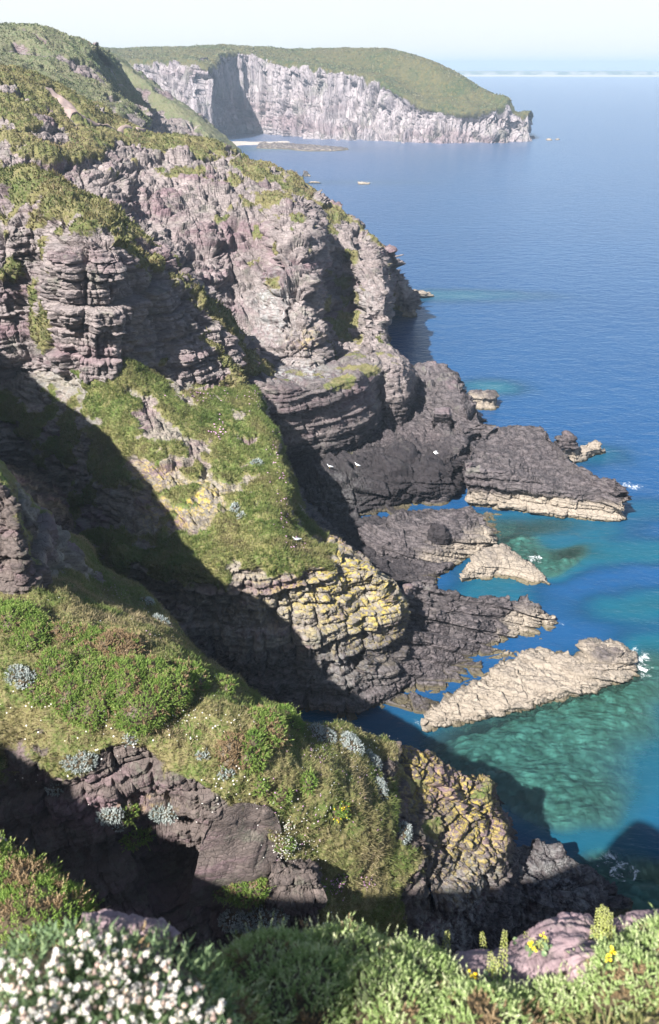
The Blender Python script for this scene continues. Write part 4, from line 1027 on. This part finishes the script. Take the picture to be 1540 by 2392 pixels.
GORSE = [(28, 1445, 130, .5, 'big rounded gorse bush at the left edge of the near slope', .0), (75, 1492, 90, .45, 'gorse bush just right below the big rounded one at the left edge', .15), (215, 1500, 100, .4, 'low gorse bush on the upper part of the near slope beside a dead brown one', .25),
         (285, 1505, 110, .32, 'browned dead gorse bush on the upper near slope', .75), (130, 1550, 90, .4, 'small gorse bush between the left-edge gorse and the large central one', .2), (232, 1575, 110, .4, 'flat green gorse bush above the bare twigs', .12),
         (195, 1625, 130, .35, 'low trailing gorse bush above the straw-coloured grass', .12), (345, 1600, 190, .45, 'large spreading gorse bush in the middle of the near slope', .18), (330, 1655, 90, .5, 'gorse bush hanging below the large spreading one', .08),
         (430, 1580, 110, .4, 'gorse bush on the crest right of the large spreading one', .25), (527, 1592, 75, .4, 'small gorse cushion on the crest above the dark inlet', .15), (620, 1700, 120, .5, 'patchy gorse bush half brown on the near slope', .42),
         (682, 1690, 90, .5, 'bright gorse bush at the top of the flowery right-hand slope', .05), (598, 1765, 85, .55, 'drooping gorse bush below the patchy brown one', .1), (550, 1745, 90, .4, 'withered gorse bush left of the patchy one', .85),
         (722, 1832, 42, .6, 'little bright yellow-green gorse cushion on the flowery slope', .0), (795, 1893, 60, .5, 'little gorse bush with yellow blossom on the flowery slope', .2), (612, 1838, 36, .6, 'tiny gorse tuft below the drooping bush', .0),
         (655, 1860, 40, .6, 'small gorse tuft above the bare rock slab', .1), (90, 1620, 60, .4, 'small gorse tuft right of the silver bush at the left edge', .1), (300, 1905, 40, .5, 'small green tuft on the broken rock above the gully', .1),
         (330, 1960, 56, .5, 'mossy green shrub on the shaded rock beside silver leaves', .05), (560, 2085, 90, .4, 'green shrub growing under the bare rock slab', .15), (160, 1470, 70, .35, 'dull gorse bush right of the big rounded one', .5)]
for px, py, wpx, hf, lab, br in GORSE:
    fl = (40, M['yellow'], .06) if 'yellow blossom' in lab else None
    bush('gorse_bush', mound('near_headland_terrain', px, py, wpx, hf * 1.15, .8, 6 if wpx > 80 else (3 if wpx > 50 else 1)), lab, 'gorse', M['gorse'], 260, .15, 8, .085, .03, 'gorse bushes on the near slope', brown=br, flowers=fl, jit=.7, shrink=.88)
SILVER = [(53, 1578, 50, 'round silver-leaved bush on the left of the grassy slope'), (190, 1782, 56, 'silver-leaved bush above the shaded broken rock'), (306, 1725, 26, 'tiny silver bush alone in the grass of the near slope'), (130, 1845, 26, 'small silver bush beside the shadow edge at left'),
          (248, 1908, 52, 'silver-leaved bush growing from the broken rock, the left of two'), (382, 1905, 48, 'silver-leaved bush growing from the broken rock, the right of two'), (280, 1935, 26, 'small silver tuft under the left bush on the broken rock'), (950, 1942, 44, 'upright silver bush on the edge above the yellow-lichened cliff end'),
          (552, 2150, 70, 'shaded silver bush in the gully below the bare slab'), (640, 2140, 80, 'half-lit silver bush at the foot of the crumbling rock'), (345, 1402, 34, 'silver bush on the shaded crest above the dark inlet'), (760, 1716, 60, 'upper left of the frosted silver bushes at the crest'),
          (825, 1738, 70, 'middle of the frosted silver bushes at the crest'), (868, 1772, 60, 'lower right of the frosted silver bushes at the crest'), (893, 1842, 44, 'silver bush low on the right side of the flowery slope'), (530, 1812, 26, 'small silver tuft above the bare rock slab'), (475, 1760, 24, 'silver tuft under the large gorse'),
          (375, 1445, 40, 'grey bush on the shaded crest below another silver bush')]
for px, py, wpx, lab in SILVER:
    bush('silver_bush', mound('near_headland_terrain', px, py, wpx * 1.05, .5, .8, 5 if wpx > 40 else 3), lab, 'silver bush', M['silver'], 260, .13, 7, .07, .035, 'silver-leaved bushes', spread=1.2)
for px, py, wpx, lab in [(548, 1186, 34, 'silver bush on the sunlit promontory, the upper of two'), (560, 1204, 24, 'silver bush on the sunlit promontory, the lower of two'), (603, 1078, 26, 'pale bush on the crest of the promontory among thrift')]:
    bush('silver_bush', mound('promontory', px, py, wpx, .7, .9, 2), lab, 'silver bush', M['silver'], 120, .16, 6, .14, .08, 'silver-leaved bushes', spread=1.2)
for px, py, wpx, lab in [(790, 2062, 44, 'pink thrift cushion on the crumbling rock spur'), (745, 2085, 40, 'green cushion plant on the crumbling rock spur'), (672, 1975, 44, 'cushion of white campion on the rim of the bare slab'), (680, 1930, 34, 'upper cushion of pale flowers on the rim of the slab')]:
    kind_ = M['pink'] if 'pink' in lab else M['white']
    bush('cushion_plant', mound('near_headland_terrain', px, py, wpx, .55, .9, 2), lab, 'cushion plant', M['gorse'], 300, .07, 6, .06, .03, 'flowering cushions on the rock', flowers=(70 if 'green' not in lab else 8, kind_, .045))

# ------------------------------------------------------------------ viewpoint plants
def tl(px, py, t, rx, ry, rz, n=(0, 0, 1)):
    return (T(px, py, t), (rx, ry, rz), np.array(n, float))


bush('gorse_bush', [tl(640, 2390, 2.5, .24, .22, .27), tl(800, 2370, 2.55, .24, .24, .26), tl(950, 2395, 2.5, .22, .22, .24), tl(720, 2480, 2.3, .3, .22, .24), tl(560, 2330, 2.6, .12, .16, .15), tl(900, 2500, 2.25, .3, .2, .22)],
     'wide green gorse bush in the middle of the front row', 'gorse', M['gorse_fg'], 15000, .02, 9, .0095, .0036, 'gorse at the viewpoint', brown=.13, shrink=.93, zmin=-.8, jit=.75)
bush('gorse_bush', [tl(1530, 2350, 2.6, .18, .22, .24), tl(1450, 2420, 2.5, .19, .2, .19), tl(1590, 2310, 2.7, .19, .24, .25), tl(1330, 2470, 2.35, .2, .18, .17), tl(1500, 2470, 2.3, .3, .2, .2)],
     'green gorse bush at the right beside the pink rock, with yellow flowers', 'gorse', M['gorse_fg'], 15000, .02, 9, .0095, .0036, 'gorse at the viewpoint', brown=.08, shrink=.93, zmin=-.8, jit=.75)
bush('gorse_bush', [tl(1080, 2480, 2.3, .2, .18, .17), tl(1190, 2490, 2.3, .2, .18, .165), tl(1130, 2500, 2.2, .2, .18, .17)],
     'low gorse in front of the pink rock, between the two larger bushes', 'gorse', M['gorse_fg'], 15000, .02, 9, .0095, .0036, 'gorse at the viewpoint', brown=.2, shrink=.93, zmin=-.8, jit=.75)
bush('gorse_bush', [tl(30, 2150, 4.2, .28, .28, .3), tl(115, 2185, 4.1, .24, .24, .22), tl(-60, 2110, 4.3, .3, .3, .32), tl(60, 2220, 3.9, .34, .3, .24), tl(190, 2205, 4.0, .11, .14, .11), tl(10, 2095, 4.25, .12, .14, .13)],
     'gorse bush behind the white campion at the left edge', 'gorse', M['gorse'], 6500, .03, 9, .014, .0052, 'gorse at the viewpoint', brown=.36, shrink=.93, zmin=-.8, jit=.75)  # darker leaf colour than its neighbours, standing in for shade on this bush
bush('gorse_bush', [tl(540, 2440, 2.1, .09, .09, .14), tl(510, 2400, 2.2, .08, .09, .12)], 'small dark gorse clump between white campion and the wide bush', 'gorse', M['gorse_fg'], 9000, .03, 10, .013, .004, 'gorse at the viewpoint', brown=.25, shrink=.93, zmin=-.8, jit=.75)


def rowt(s):
    return np.array([T(*[float(v) for v in tok.replace('~', ',').split(',')]) for tok in s.split()])


FGB = dict(bed=((.10, .22, .025), (.04, .09, .012), (.015, .03, .004)), big=(.35, .03), mat='fg', backoff=(.02, .12, -.3), dip=(.1, -.5, 1), group='rocks at the viewpoint')
rock([rowt('1085,2232~2.8 1180,2214~2.85 1238,2180~2.88 1276,2145~2.92 1328,2124~2.95 1372,2136~2.92 1388,2165~2.88'), rowt('1060,2246~2.66 1150,2240~2.66 1222,2218~2.68 1276,2182~2.74 1330,2166~2.76 1370,2172~2.75 1388,2188~2.75'),
      rowt('1040,2292~2.5 1130,2302~2.46 1210,2292~2.46 1280,2262~2.5 1330,2246~2.52 1372,2232~2.58 1394,2226~2.64'), rowt('1040,2370~2.45 1130,2380~2.4 1210,2370~2.4 1280,2340~2.45 1330,2320~2.5 1372,2310~2.55 1400,2300~2.6')],
     'big pinkish rock with a rounded hump at the brink, between the gorse bushes', seed=41, **FGB)
rock([rowt('1328,2222~2.52 1360,2210~2.55 1395,2214~2.55 1412,2228~2.52'), rowt('1326,2236~2.44 1360,2232~2.44 1396,2234~2.45 1414,2244~2.46'), rowt('1330,2290~2.4 1362,2300~2.4 1398,2296~2.4 1420,2290~2.42')],
     'small pale stone in front of the big pinkish rock', seed=42, **FGB)
rock([rowt('1425,2152~3.0 1460,2132~3.05 1510,2130~3.1 1560,2120~3.1'), rowt('1424,2176~2.9 1462,2162~2.9 1512,2158~2.95 1565,2150~2.95'), rowt('1424,2260~2.85 1462,2260~2.85 1512,2260~2.85 1565,2260~2.85')],
     'pale rock behind the right-hand gorse bush', seed=43, **FGB)
rock([rowt('196,2128~2.35 240,2122~2.4 310,2132~2.4 365,2140~2.38 392,2160~2.3'), rowt('196,2160~2.25 245,2158~2.25 312,2165~2.25 366,2172~2.22 396,2186~2.2'), rowt('200,2260~2.2 245,2270~2.2 312,2280~2.2 366,2280~2.2 400,2280~2.2')],
     'grey lilac stone half hidden behind the white campion', seed=44, **FGB)

# sea campion: clumps with single flowers
def petal_mesh(seed_):
    r_ = random.Random(seed_); V, F = [], []
    for k_ in range(5):
        a = k_ * 1.2566 + r_.uniform(-.15, .15)
        def pt(rr, da, z_): return (rr * math.cos(a + da), rr * math.sin(a + da), z_)
        i = len(V)
        V += [pt(.10, 0, .0), pt(.55, -.34, .10), pt(1.0, -.42, .02), pt(.80, 0, .10), pt(1.0, .42, .02), pt(.55, .34, .10)]
        F += [(i, i + 1, i + 2, i + 3), (i, i + 3, i + 4, i + 5)]
    me = mesh_obj('flower', np.array(V) * .011, np.array(F), M['white'], {'tint': np.array([r_.random() for _ in V])})
    return me


def lathe(name, prof, mat, nu=8, tint=.5):
    ph = np.linspace(0, 2 * math.pi, nu + 1)
    V = np.array([[(r_ * math.cos(p), r_ * math.sin(p), z_) for p in ph] for r_, z_ in prof])
    return mesh_obj(name, V.reshape(-1, 3), gridfaces(len(prof), nu + 1), mat, {'tint': np.full(V.size // 3, tint)}, smooth=True)


protoF = [petal_mesh(i) for i in range(3)]
protoC = [lathe('calyx', [(.001, 0), (.0045, -.001), (.0068, -.006), (.0066, -.011), (.004, -.0155), (.0012, -.018)], M['calyx'], tint=t_) for t_ in (.1, .5, .9)]
for p_ in protoF + protoC: COL.objects.unlink(p_)
CLUMPS = [(70, 2300, 'left-hand clump of white sea campion at the viewpoint', [(-20, 2215, 150, 2420)], 96),
          (215, 2240, 'tallest clump of white sea campion, its flowers against the lilac stone', [(120, 2150, 290, 2310)], 96),
          (370, 2290, 'right-hand clump of white sea campion leaning over the gully', [(270, 2215, 480, 2350)], 98),
          (300, 2380, 'lower clump of white sea campion at the bottom of the picture', [(140, 2310, 400, 2420)], 71),
          (460, 2390, 'sparse clump of white sea campion next to the dark gorse clump', [(390, 2340, 540, 2420)], 31)]


def top_line(x): return np.interp(x, [-20, 0, 60, 170, 190, 230, 300, 380, 450, 490, 540], [2205, 2200, 2188, 2150, 2128, 2175, 2178, 2222, 2290, 2312, 2345])


for cx_, cy_, lab, boxes, nf in CLUMPS:
    x0, y0, x1, y1 = boxes[0]
    root_t = 1.75
    base = T(cx_, cy_ + 90, root_t); base[2] -= .12
    e = bpy.data.objects.new('sea_campion', None); COL.objects.link(e); e.location = base; e.empty_display_size = .05
    tag(e, lab, 'sea campion', 'white sea campion at the viewpoint')
    heads = []
    tries = 0
    while len(heads) < nf and tries < 4000:
        tries += 1
        x, y = random.uniform(x0, x1), random.uniform(y0, y1)
        if y < top_line(x) + random.random() ** 2 * 30: continue
        t = np.interp(y, [2130, 2420], [2.0, 1.5]) + random.uniform(-.07, .07)
        heads.append(T(x, y, t))
    Vst, Tst = [], []
    def blade(a, b_, wd, tn):
        d_v = b_ - a; s_ = np.cross(d_v, (0.3, .8, .5)); s_ /= max(np.linalg.norm(s_), 1e-6)
        Vst.extend([a - s_ * wd, a + s_ * wd, b_]); Tst.extend([tn] * 3)
    for hq in heads:
        foot_ = base * .35 + hq * .65 + np.array((random.uniform(-.02, .02), random.uniform(-.01, .03), -.10 - .05 * random.random()))
        tn = random.random()
        blade(foot_, hq, .0016, tn); blade(foot_ + np.array((.002, 0, 0)), hq, .0016, tn)
        for _ in range(26):
            s_ = random.random() ** .8
            a = foot_ + (hq - foot_) * s_ * .85 + np.array((random.gauss(0, .02), random.gauss(0, .02), random.gauss(-.012, .014)))
            dv_ = np.array((random.gauss(0, .6), random.gauss(-.2, .6), random.gauss(.5, .4))); dv_ *= random.uniform(.018, .032) / np.linalg.norm(dv_)
            blade(a, a + dv_, .0035, random.random() * .9)
    Vst = np.array(Vst) - base
    mesh_obj('stems', Vst, np.arange(len(Vst)).reshape(-1, 3), M['campleaf'], {'tint': np.array(Tst)}, e)
    for hq in heads:
        n_ = Vector((random.gauss(-.15, .5), random.gauss(-.35, .5), random.uniform(.3, 1.1))).normalized()
        q_ = n_.to_track_quat('Z', 'Y'); sc = random.uniform(.52, .9)
        is_bud = random.random() < .27
        fl = (protoC if is_bud else protoF)[random.randrange(3)].copy()
        fl.name = 'bud' if is_bud else 'flower'
        COL.objects.link(fl); fl.parent = e; fl.location = Vector(hq - base); fl.rotation_mode = 'QUATERNION'; fl.rotation_quaternion = q_; fl.scale = (sc,) * 3
        if not is_bud:
            cx2 = protoC[random.randrange(3)].copy(); cx2.name = 'calyx'; COL.objects.link(cx2); cx2.parent = fl

# dark turf under the campion
bush('cushion_plant', [(T(120, 2420, 1.85), (.22, .22, .14), np.array((0, 0, 1.))), (T(300, 2420, 1.85), (.2, .22, .13), np.array((0, 0, 1.))), (T(20, 2400, 1.9), (.15, .2, .14), np.array((0, 0, 1.)))],
     'dark green leafy cushion beneath the white campion', 'cushion plant', M['campleaf'], 3000, .04, 7, .022, .006, shrink=.9)

# pennywort
def pennywort(spikes, label):
    base = T(*spikes[0][0]); base[2] -= .05
    e = bpy.data.objects.new('pennywort', None); COL.objects.link(e); e.location = base; e.empty_display_size = .03
    tag(e, label, 'pennywort', 'pennywort spikes by the rocks')
    lv = []
    for (b_, tp) in spikes:
        a = T(*b_) - base; c2 = T(*tp) - base
        ax = c2 - a; Ln = np.linalg.norm(ax); ax /= Ln
        u, v = basis(ax)
        V, F, Tt = [], [], []
        nb = int(Ln / .0045 * 3)
        for i in range(nb):
            s_ = .12 + .88 * i / nb
            an = i * 2.4; rr = (.0105 * (1 - s_) ** .6 + .002)
            rd = u * math.cos(an) + v * math.sin(an)
            q = a + ax * Ln * s_ + rd * rr
            dn = rd * .8 - np.array((0, 0, .55)); dn /= np.linalg.norm(dn)
            s1 = np.cross(dn, ax); s1 /= np.linalg.norm(s1); s2 = np.cross(dn, s1)
            l_, w_ = .009 * (1.15 - .5 * s_), .0024
            i0 = len(V)
            V += [q, q + dn * l_ * .5 + s1 * w_, q + dn * l_ * .5 + s2 * w_, q + dn * l_ * .5 - s1 * w_, q + dn * l_ * .5 - s2 * w_, q + dn * l_]
            for k_ in range(4): F += [(i0, i0 + 1 + k_, i0 + 1 + (k_ + 1) % 4), (i0 + 5, i0 + 1 + (k_ + 1) % 4, i0 + 1 + k_)]
            Tt += [random.random()] * 6
        for k_ in range(3):
            i0 = len(V); r3 = .0022
            an = k_ * 2.09; rd = u * math.cos(an) + v * math.sin(an); rd2 = u * math.cos(an + 2.09) + v * math.sin(an + 2.09)
            V += [a + rd * r3, a + rd2 * r3, c2]; F += [(i0, i0 + 1, i0 + 2)]; Tt += [.1] * 3
        mesh_obj('flower_spike', np.array(V), np.array(F), M['spike'], {'tint': np.array(Tt)}, e)
        for _ in range(5):
            q = a + np.array((random.gauss(0, .018), random.gauss(0, .015), random.uniform(-.005, .02)))
            lv.append(q)
    V = []
    for q in lv:
        nn = np.array((random.gauss(0, .4), random.gauss(-.3, .4), 1.)); nn /= np.linalg.norm(nn); u, v = basis(nn)
        r_ = random.uniform(.006, .011)
        ring = [q + r_ * (u * math.cos(k_ * .785) + v * math.sin(k_ * .785)) for k_ in range(8)]
        for k_ in range(8): V += [q - nn * .002, ring[k_], ring[(k_ + 1) % 8]]
    mesh_obj('leaves', np.array(V), np.arange(len(V)).reshape(-1, 3), M['campleaf'], {'tint': np.repeat(rng.random(len(V) // 3), 3)}, e)


pennywort([((1150, 2285, 2.5), (1146, 2222, 2.5)), ((1172, 2285, 2.5), (1180, 2172, 2.52)), ((1160, 2290, 2.48), (1160, 2235, 2.48))], 'pair of tall pennywort spikes in front of the left end of the pink rock')
pennywort([((1396, 2205, 2.7), (1398, 2120, 2.72)), ((1402, 2205, 2.7), (1408, 2112, 2.72)), ((1410, 2208, 2.7), (1418, 2118, 2.72)), ((1416, 2210, 2.68), (1428, 2130, 2.7)), ((1390, 2210, 2.68), (1386, 2160, 2.7)), ((1422, 2212, 2.68), (1434, 2160, 2.7))],
          'dense cluster of pennywort spikes beside the hump of the pink rock')
pennywort([((1133, 2250, 2.8), (1126, 2176, 2.82))], 'single pennywort spike at the brink left of the pair')
pennywort([((1226, 2215, 2.75), (1230, 2176, 2.76))], 'short pennywort spike on top of the pink rock')
pennywort([((1250, 2215, 2.6), (1240, 2190, 2.6)), ((1270, 2215, 2.6), (1275, 2185, 2.6)), ((1260, 2220, 2.58), (1258, 2196, 2.58))], 'low tuft of pennywort on the dry soil among yellow flowers')
pennywort([((1040, 2240, 2.7), (1046, 2172, 2.72)), ((1020, 2235, 2.7), (1012, 2190, 2.72))], 'faded pennywort spikes at the right end of the wide gorse bush')


def yellow_flower(pts, label):
    base = T(*pts[0]); base[2] -= .04
    V, F = [], []
    for p_ in pts:
        q = T(*p_)
        for k_ in range(4):
            nn = np.array((random.gauss(0, .7), random.gauss(-.6, .5), random.gauss(.6, .4))); nn /= np.linalg.norm(nn); u, v = basis(nn)
            r_ = .0048; q2 = q + .005 * rng.normal(size=3)
            ring = [q2 + r_ * (u * math.cos(k2 * 1.2566) + v * math.sin(k2 * 1.2566)) for k2 in range(5)]
            for k2 in range(5): V += [q2 - nn * .003, ring[k2], ring[(k2 + 1) % 5]]
    st_ = []
    for p_ in pts:
        q = T(*p_); st_ += [q, base + np.array((.004, 0, -.05)), base + np.array((-.004, 0, -.05))]
    ob = mesh_obj('yellow_flower', np.array(V), np.arange(len(V)).reshape(-1, 3), M['yellow'], {'tint': np.repeat(rng.random(len(V) // 3), 3)})
    mesh_obj('stem', np.array(st_), np.arange(len(st_)).reshape(-1, 3), M['campleaf'], {'tint': np.full(len(st_), .5)}, ob)
    tag(ob, label, 'yellow flower', 'yellow flowers at the viewpoint')


yellow_flower([(1424, 2230, 2.35), (1420, 2240, 2.35), (1428, 2222, 2.36)], 'bright yellow flower rising from the right gorse bush')
yellow_flower([(1242, 2203, 2.55), (1246, 2212, 2.55)], 'yellow flower in the low pennywort tuft')
yellow_flower([(1268, 2186, 2.6)], 'single yellow flower between the pink rock and the small pale stone')
yellow_flower([(1102, 2274, 2.42), (1110, 2280, 2.42)], 'yellow flower at the foot of the tall pennywort pair')

# ------------------------------------------------------------------ gulls
def white_mat(name, col):
    m_, nt_ = new_mat(name); b_ = NB(nt_)
    p_ = b_.n('ShaderNodeNewGeometry').outputs['Position']
    c_ = b_.mix(b_.noise(p_, 6, 3), tuple(x * .9 for x in col), col)
    s_ = b_.n('ShaderNodeBsdfPrincipled', i_Base_Color=c_, i_Roughness=.7); b_.out(s_.outputs[0]); return m_


M['gullw'] = white_mat('gull_white', (.82, .82, .82)); M['gullg'] = white_mat('gull_grey', (.42, .45, .5)); M['beak'] = white_mat('gull_beak', (.7, .45, .05))


def gull(q, heading, flying, label):
    """body along +x, one continuous lofted body with head and tail; folded or spread wings as parts"""
    prof = [(-.34, .012, .0), (-.26, .03, .0), (-.14, .065, .0), (0, .085, 0), (.10, .075, .015), (.17, .045, .04), (.215, .045, .06), (.25, .04, .065), (.28, .018, .06)]
    if not flying: prof = [(x, r, z + max(0, x - .08) * .75 + x * .12) for x, r, z in prof]
    ph = np.linspace(0, 2 * math.pi, 11)
    V = np.array([[(x, r * math.cos(p) * (1.25 if x < -.2 else 1), z + r * math.sin(p) * (.5 if x < -.2 else 1)) for p in ph] for x, r, z in prof])
    body = mesh_obj('gull', V.reshape(-1, 3), gridfaces(len(prof), 11), M['gullw'], smooth=True)
    x, r, z = prof[-1]
    bk_ = np.array([(x - .01, r * .6, z), (x - .01, -r * .6, z), (x - .01, 0, z + r * .7), (x + .055, 0, z - .01)])
    mesh_obj('beak', bk_, np.array([(0, 1, 2), (0, 3, 1), (1, 3, 2), (2, 3, 0)]), M['beak'], parent=body)
    for s_ in (1, -1):
        if flying:
            st_ = [(.10, -.10, .05, .03), (.14, -.09, .30, .09), (.08, -.10, .52, .07), (-.08, -.14, .68, .03)]
        else:
            st_ = [(.09, -.05, .07, .05), (.02, -.13, .085, .05), (-.20, -.26, .05, .0), (-.40, -.41, .015, -.03)]
        top_ = np.array([[(a, s_ * y_, z_ + .012), ((a + b_) / 2, s_ * y_, z_ + .022 if flying else z_ + .04), (b_, s_ * y_, z_ + .004), ((a + b_) / 2, s_ * y_, z_ - .006), (a, s_ * y_, z_ + .012)] for a, b_, y_, z_ in st_])
        mesh_obj('wing', top_.reshape(-1, 3), gridfaces(4, 5), M['gullw'] if flying else M['gullg'], parent=body)
    if not flying:
        for s_ in (1, -1):
            lg = np.array([(0, s_ * .03, -.06), (.012, s_ * .03, -.06), (.012, s_ * .03, -.20), (0, s_ * .03, -.20), (.06, s_ * .05, -.20), (.06, s_ * .01, -.20)])
            mesh_obj('leg', lg, np.array([(0, 1, 2), (0, 2, 3), (3, 4, 5)]), M['beak'], parent=body)
    body.location = q; body.rotation_euler = (0.15 if flying else 0, 0, heading); body.scale = (1.2,) * 3
    tag(body, label, 'gull', 'gulls')


gull(T(1018, 1058, 102), 2.9, True, 'white gull gliding with spread wings over the dark shelf')
for px, py, lab in ((775, 1091, 'white gull standing on the dark shelf, the left of two'), (830, 1086, 'white gull standing on the dark shelf, the right of two')):
    q, nn = surf('shore_shelf', px, py); q[2] += .26; gull(q, random.uniform(2, 4.5), False, lab)
q, nn = surf('promontory', 697, 1262); q[2] += .26; gull(q, 3.4, False, 'white gull on the brown rock ledge below the promontory crest')


# ------------------------------------------------------------------ far coast
n = 160
cxs = np.linspace(0, 2600, n)
top = 20 + 4 * fbm(np.stack([cxs / 240, cxs * 0, cxs * 0], -1), 4) + 1.2 * rng.random(n)
yy = 4200 + 60 * np.sin(cxs / 300)
rowsC = [np.stack([cxs, yy + 400, top * 0 - 5], -1), np.stack([cxs, yy + 160, top * 1.1], -1), np.stack([cxs, yy + 60, top * .9], -1), np.stack([cxs, yy + 25, top * .25], -1), np.stack([cxs, yy + 5, top * .14], -1),
         np.stack([cxs, yy - 30, top * 0 - 1], -1)]
m, nt = new_mat('coast_ground'); b = NB(nt)
pos = b.n('ShaderNodeNewGeometry').outputs['Position']
zc = b.n('ShaderNodeSeparateXYZ', i_0=pos).outputs[2]
c = b.mix(b.mapr(b.noise(pos, .02, 5, .7), .4, .62), (.05, .08, .03), (.25, .24, .18))
c = b.mix(b.mapr(zc, 8, 6), c, (.34, .31, .26))
bs = b.n('ShaderNodeBsdfDiffuse', i_Color=c); b.out(bs.outputs[0])
o = mesh_obj('coast_land', np.array(rowsC), gridfaces(6, n), m)
tag(o, 'low hazy coast with a pale beach on the horizon', 'coast', kind='structure')

# ------------------------------------------------------------------ air
m, nt = new_mat('haze_air'); b = NB(nt)
pv = b.n('ShaderNodeVolumePrincipled')
pv.inputs['Color'].default_value = (.42, .52, .62, 1); pv.inputs['Density'].default_value = HAZE = .00030
pv.inputs['Anisotropy'].default_value = 0.0
o_ = b.n('ShaderNodeOutputMaterial'); nt.links.new(pv.outputs[0], o_.inputs['Volume'])
bx0, bx1, by0, by1, bz0, bz1 = -9300, 9300, -500, 14500, -16, 78
V = np.array([(x, y, z) for x in (bx0, bx1) for y in (by0, by1) for z in (bz0, bz1)], float)
F = np.array([(0, 1, 3, 2), (4, 6, 7, 5), (0, 4, 5, 1), (2, 3, 7, 6), (0, 2, 6, 4), (1, 5, 7, 3)])
o = mesh_obj('haze', V, F, m); tag(o, 'pale blue sea haze', 'haze', kind='stuff')

# ------------------------------------------------------------------ light, sky, camera
w = bpy.data.worlds.new('World'); scene.world = w; w.use_nodes = True
nt = w.node_tree; nt.nodes.clear()
st = nt.nodes.new('ShaderNodeTexSky'); st.sky_type = 'NISHITA'; st.sun_disc = False
st.sun_elevation = math.asin(SUN.z); st.sun_rotation = math.atan2(SUN.x, SUN.y)
st.air_density = 1.0; st.dust_density = 1.0; st.ozone_density = 1.0
bg = nt.nodes.new('ShaderNodeBackground'); bg.inputs[1].default_value = .05
wo = nt.nodes.new('ShaderNodeOutputWorld')
b = NB(nt)
tc = nt.nodes.new('ShaderNodeTexCoord'); zz = b.n('ShaderNodeSeparateXYZ', i_0=tc.outputs['Generated']).outputs[2]
veil = nt.nodes.new('ShaderNodeBackground'); veil.inputs[0].default_value = (.96, 1.0, .96, 1); veil.inputs[1].default_value = .36
vm = nt.nodes.new('ShaderNodeMixShader')
vfac = b.math('MULTIPLY', b.mapr(zz, .17, .075), b.mapr(b.noise(b.scalev(tc.outputs['Generated'], (1, 1, 4)), 2.0, 4), .2, .6, .9, 1.0))
nt.links.new(vfac, vm.inputs[0]); nt.links.new(st.outputs[0], bg.inputs[0]); nt.links.new(bg.outputs[0], vm.inputs[1]); nt.links.new(veil.outputs[0], vm.inputs[2])
nt.links.new(vm.outputs[0], wo.inputs[0])
ld = bpy.data.lights.new('sun', 'SUN'); ld.energy = 5.0; ld.angle = math.radians(.53); ld.color = (1, .965, .92)
lo = bpy.data.objects.new('sun', ld); COL.objects.link(lo)
lo.rotation_euler = SUN.to_track_quat('Z', 'Y').to_euler()

cd = bpy.data.cameras.new('camera'); co = bpy.data.objects.new('camera', cd); COL.objects.link(co)
co.location = (0, 0, CAM_H); co.rotation_euler = (math.pi / 2 - PITCH, 0, 0)
cd.sensor_fit = 'VERTICAL'; cd.sensor_height = 36; cd.lens = 36 * FOC / 2392
cd.clip_start = .05; cd.clip_end = 40000
cd.dof.use_dof = True; cd.dof.focus_distance = 90; cd.dof.aperture_fstop = 4.0
scene.camera = co
scene.view_settings.view_transform = 'Standard'; scene.view_settings.look = 'None'
scene.view_settings.exposure = 1.55
scene.cycles.use_denoising = True
scene.cycles.max_bounces = 6; scene.cycles.diffuse_bounces = 3; scene.cycles.glossy_bounces = 2; scene.cycles.transparent_max_bounces = 12
scene.cycles.volume_bounces = 1
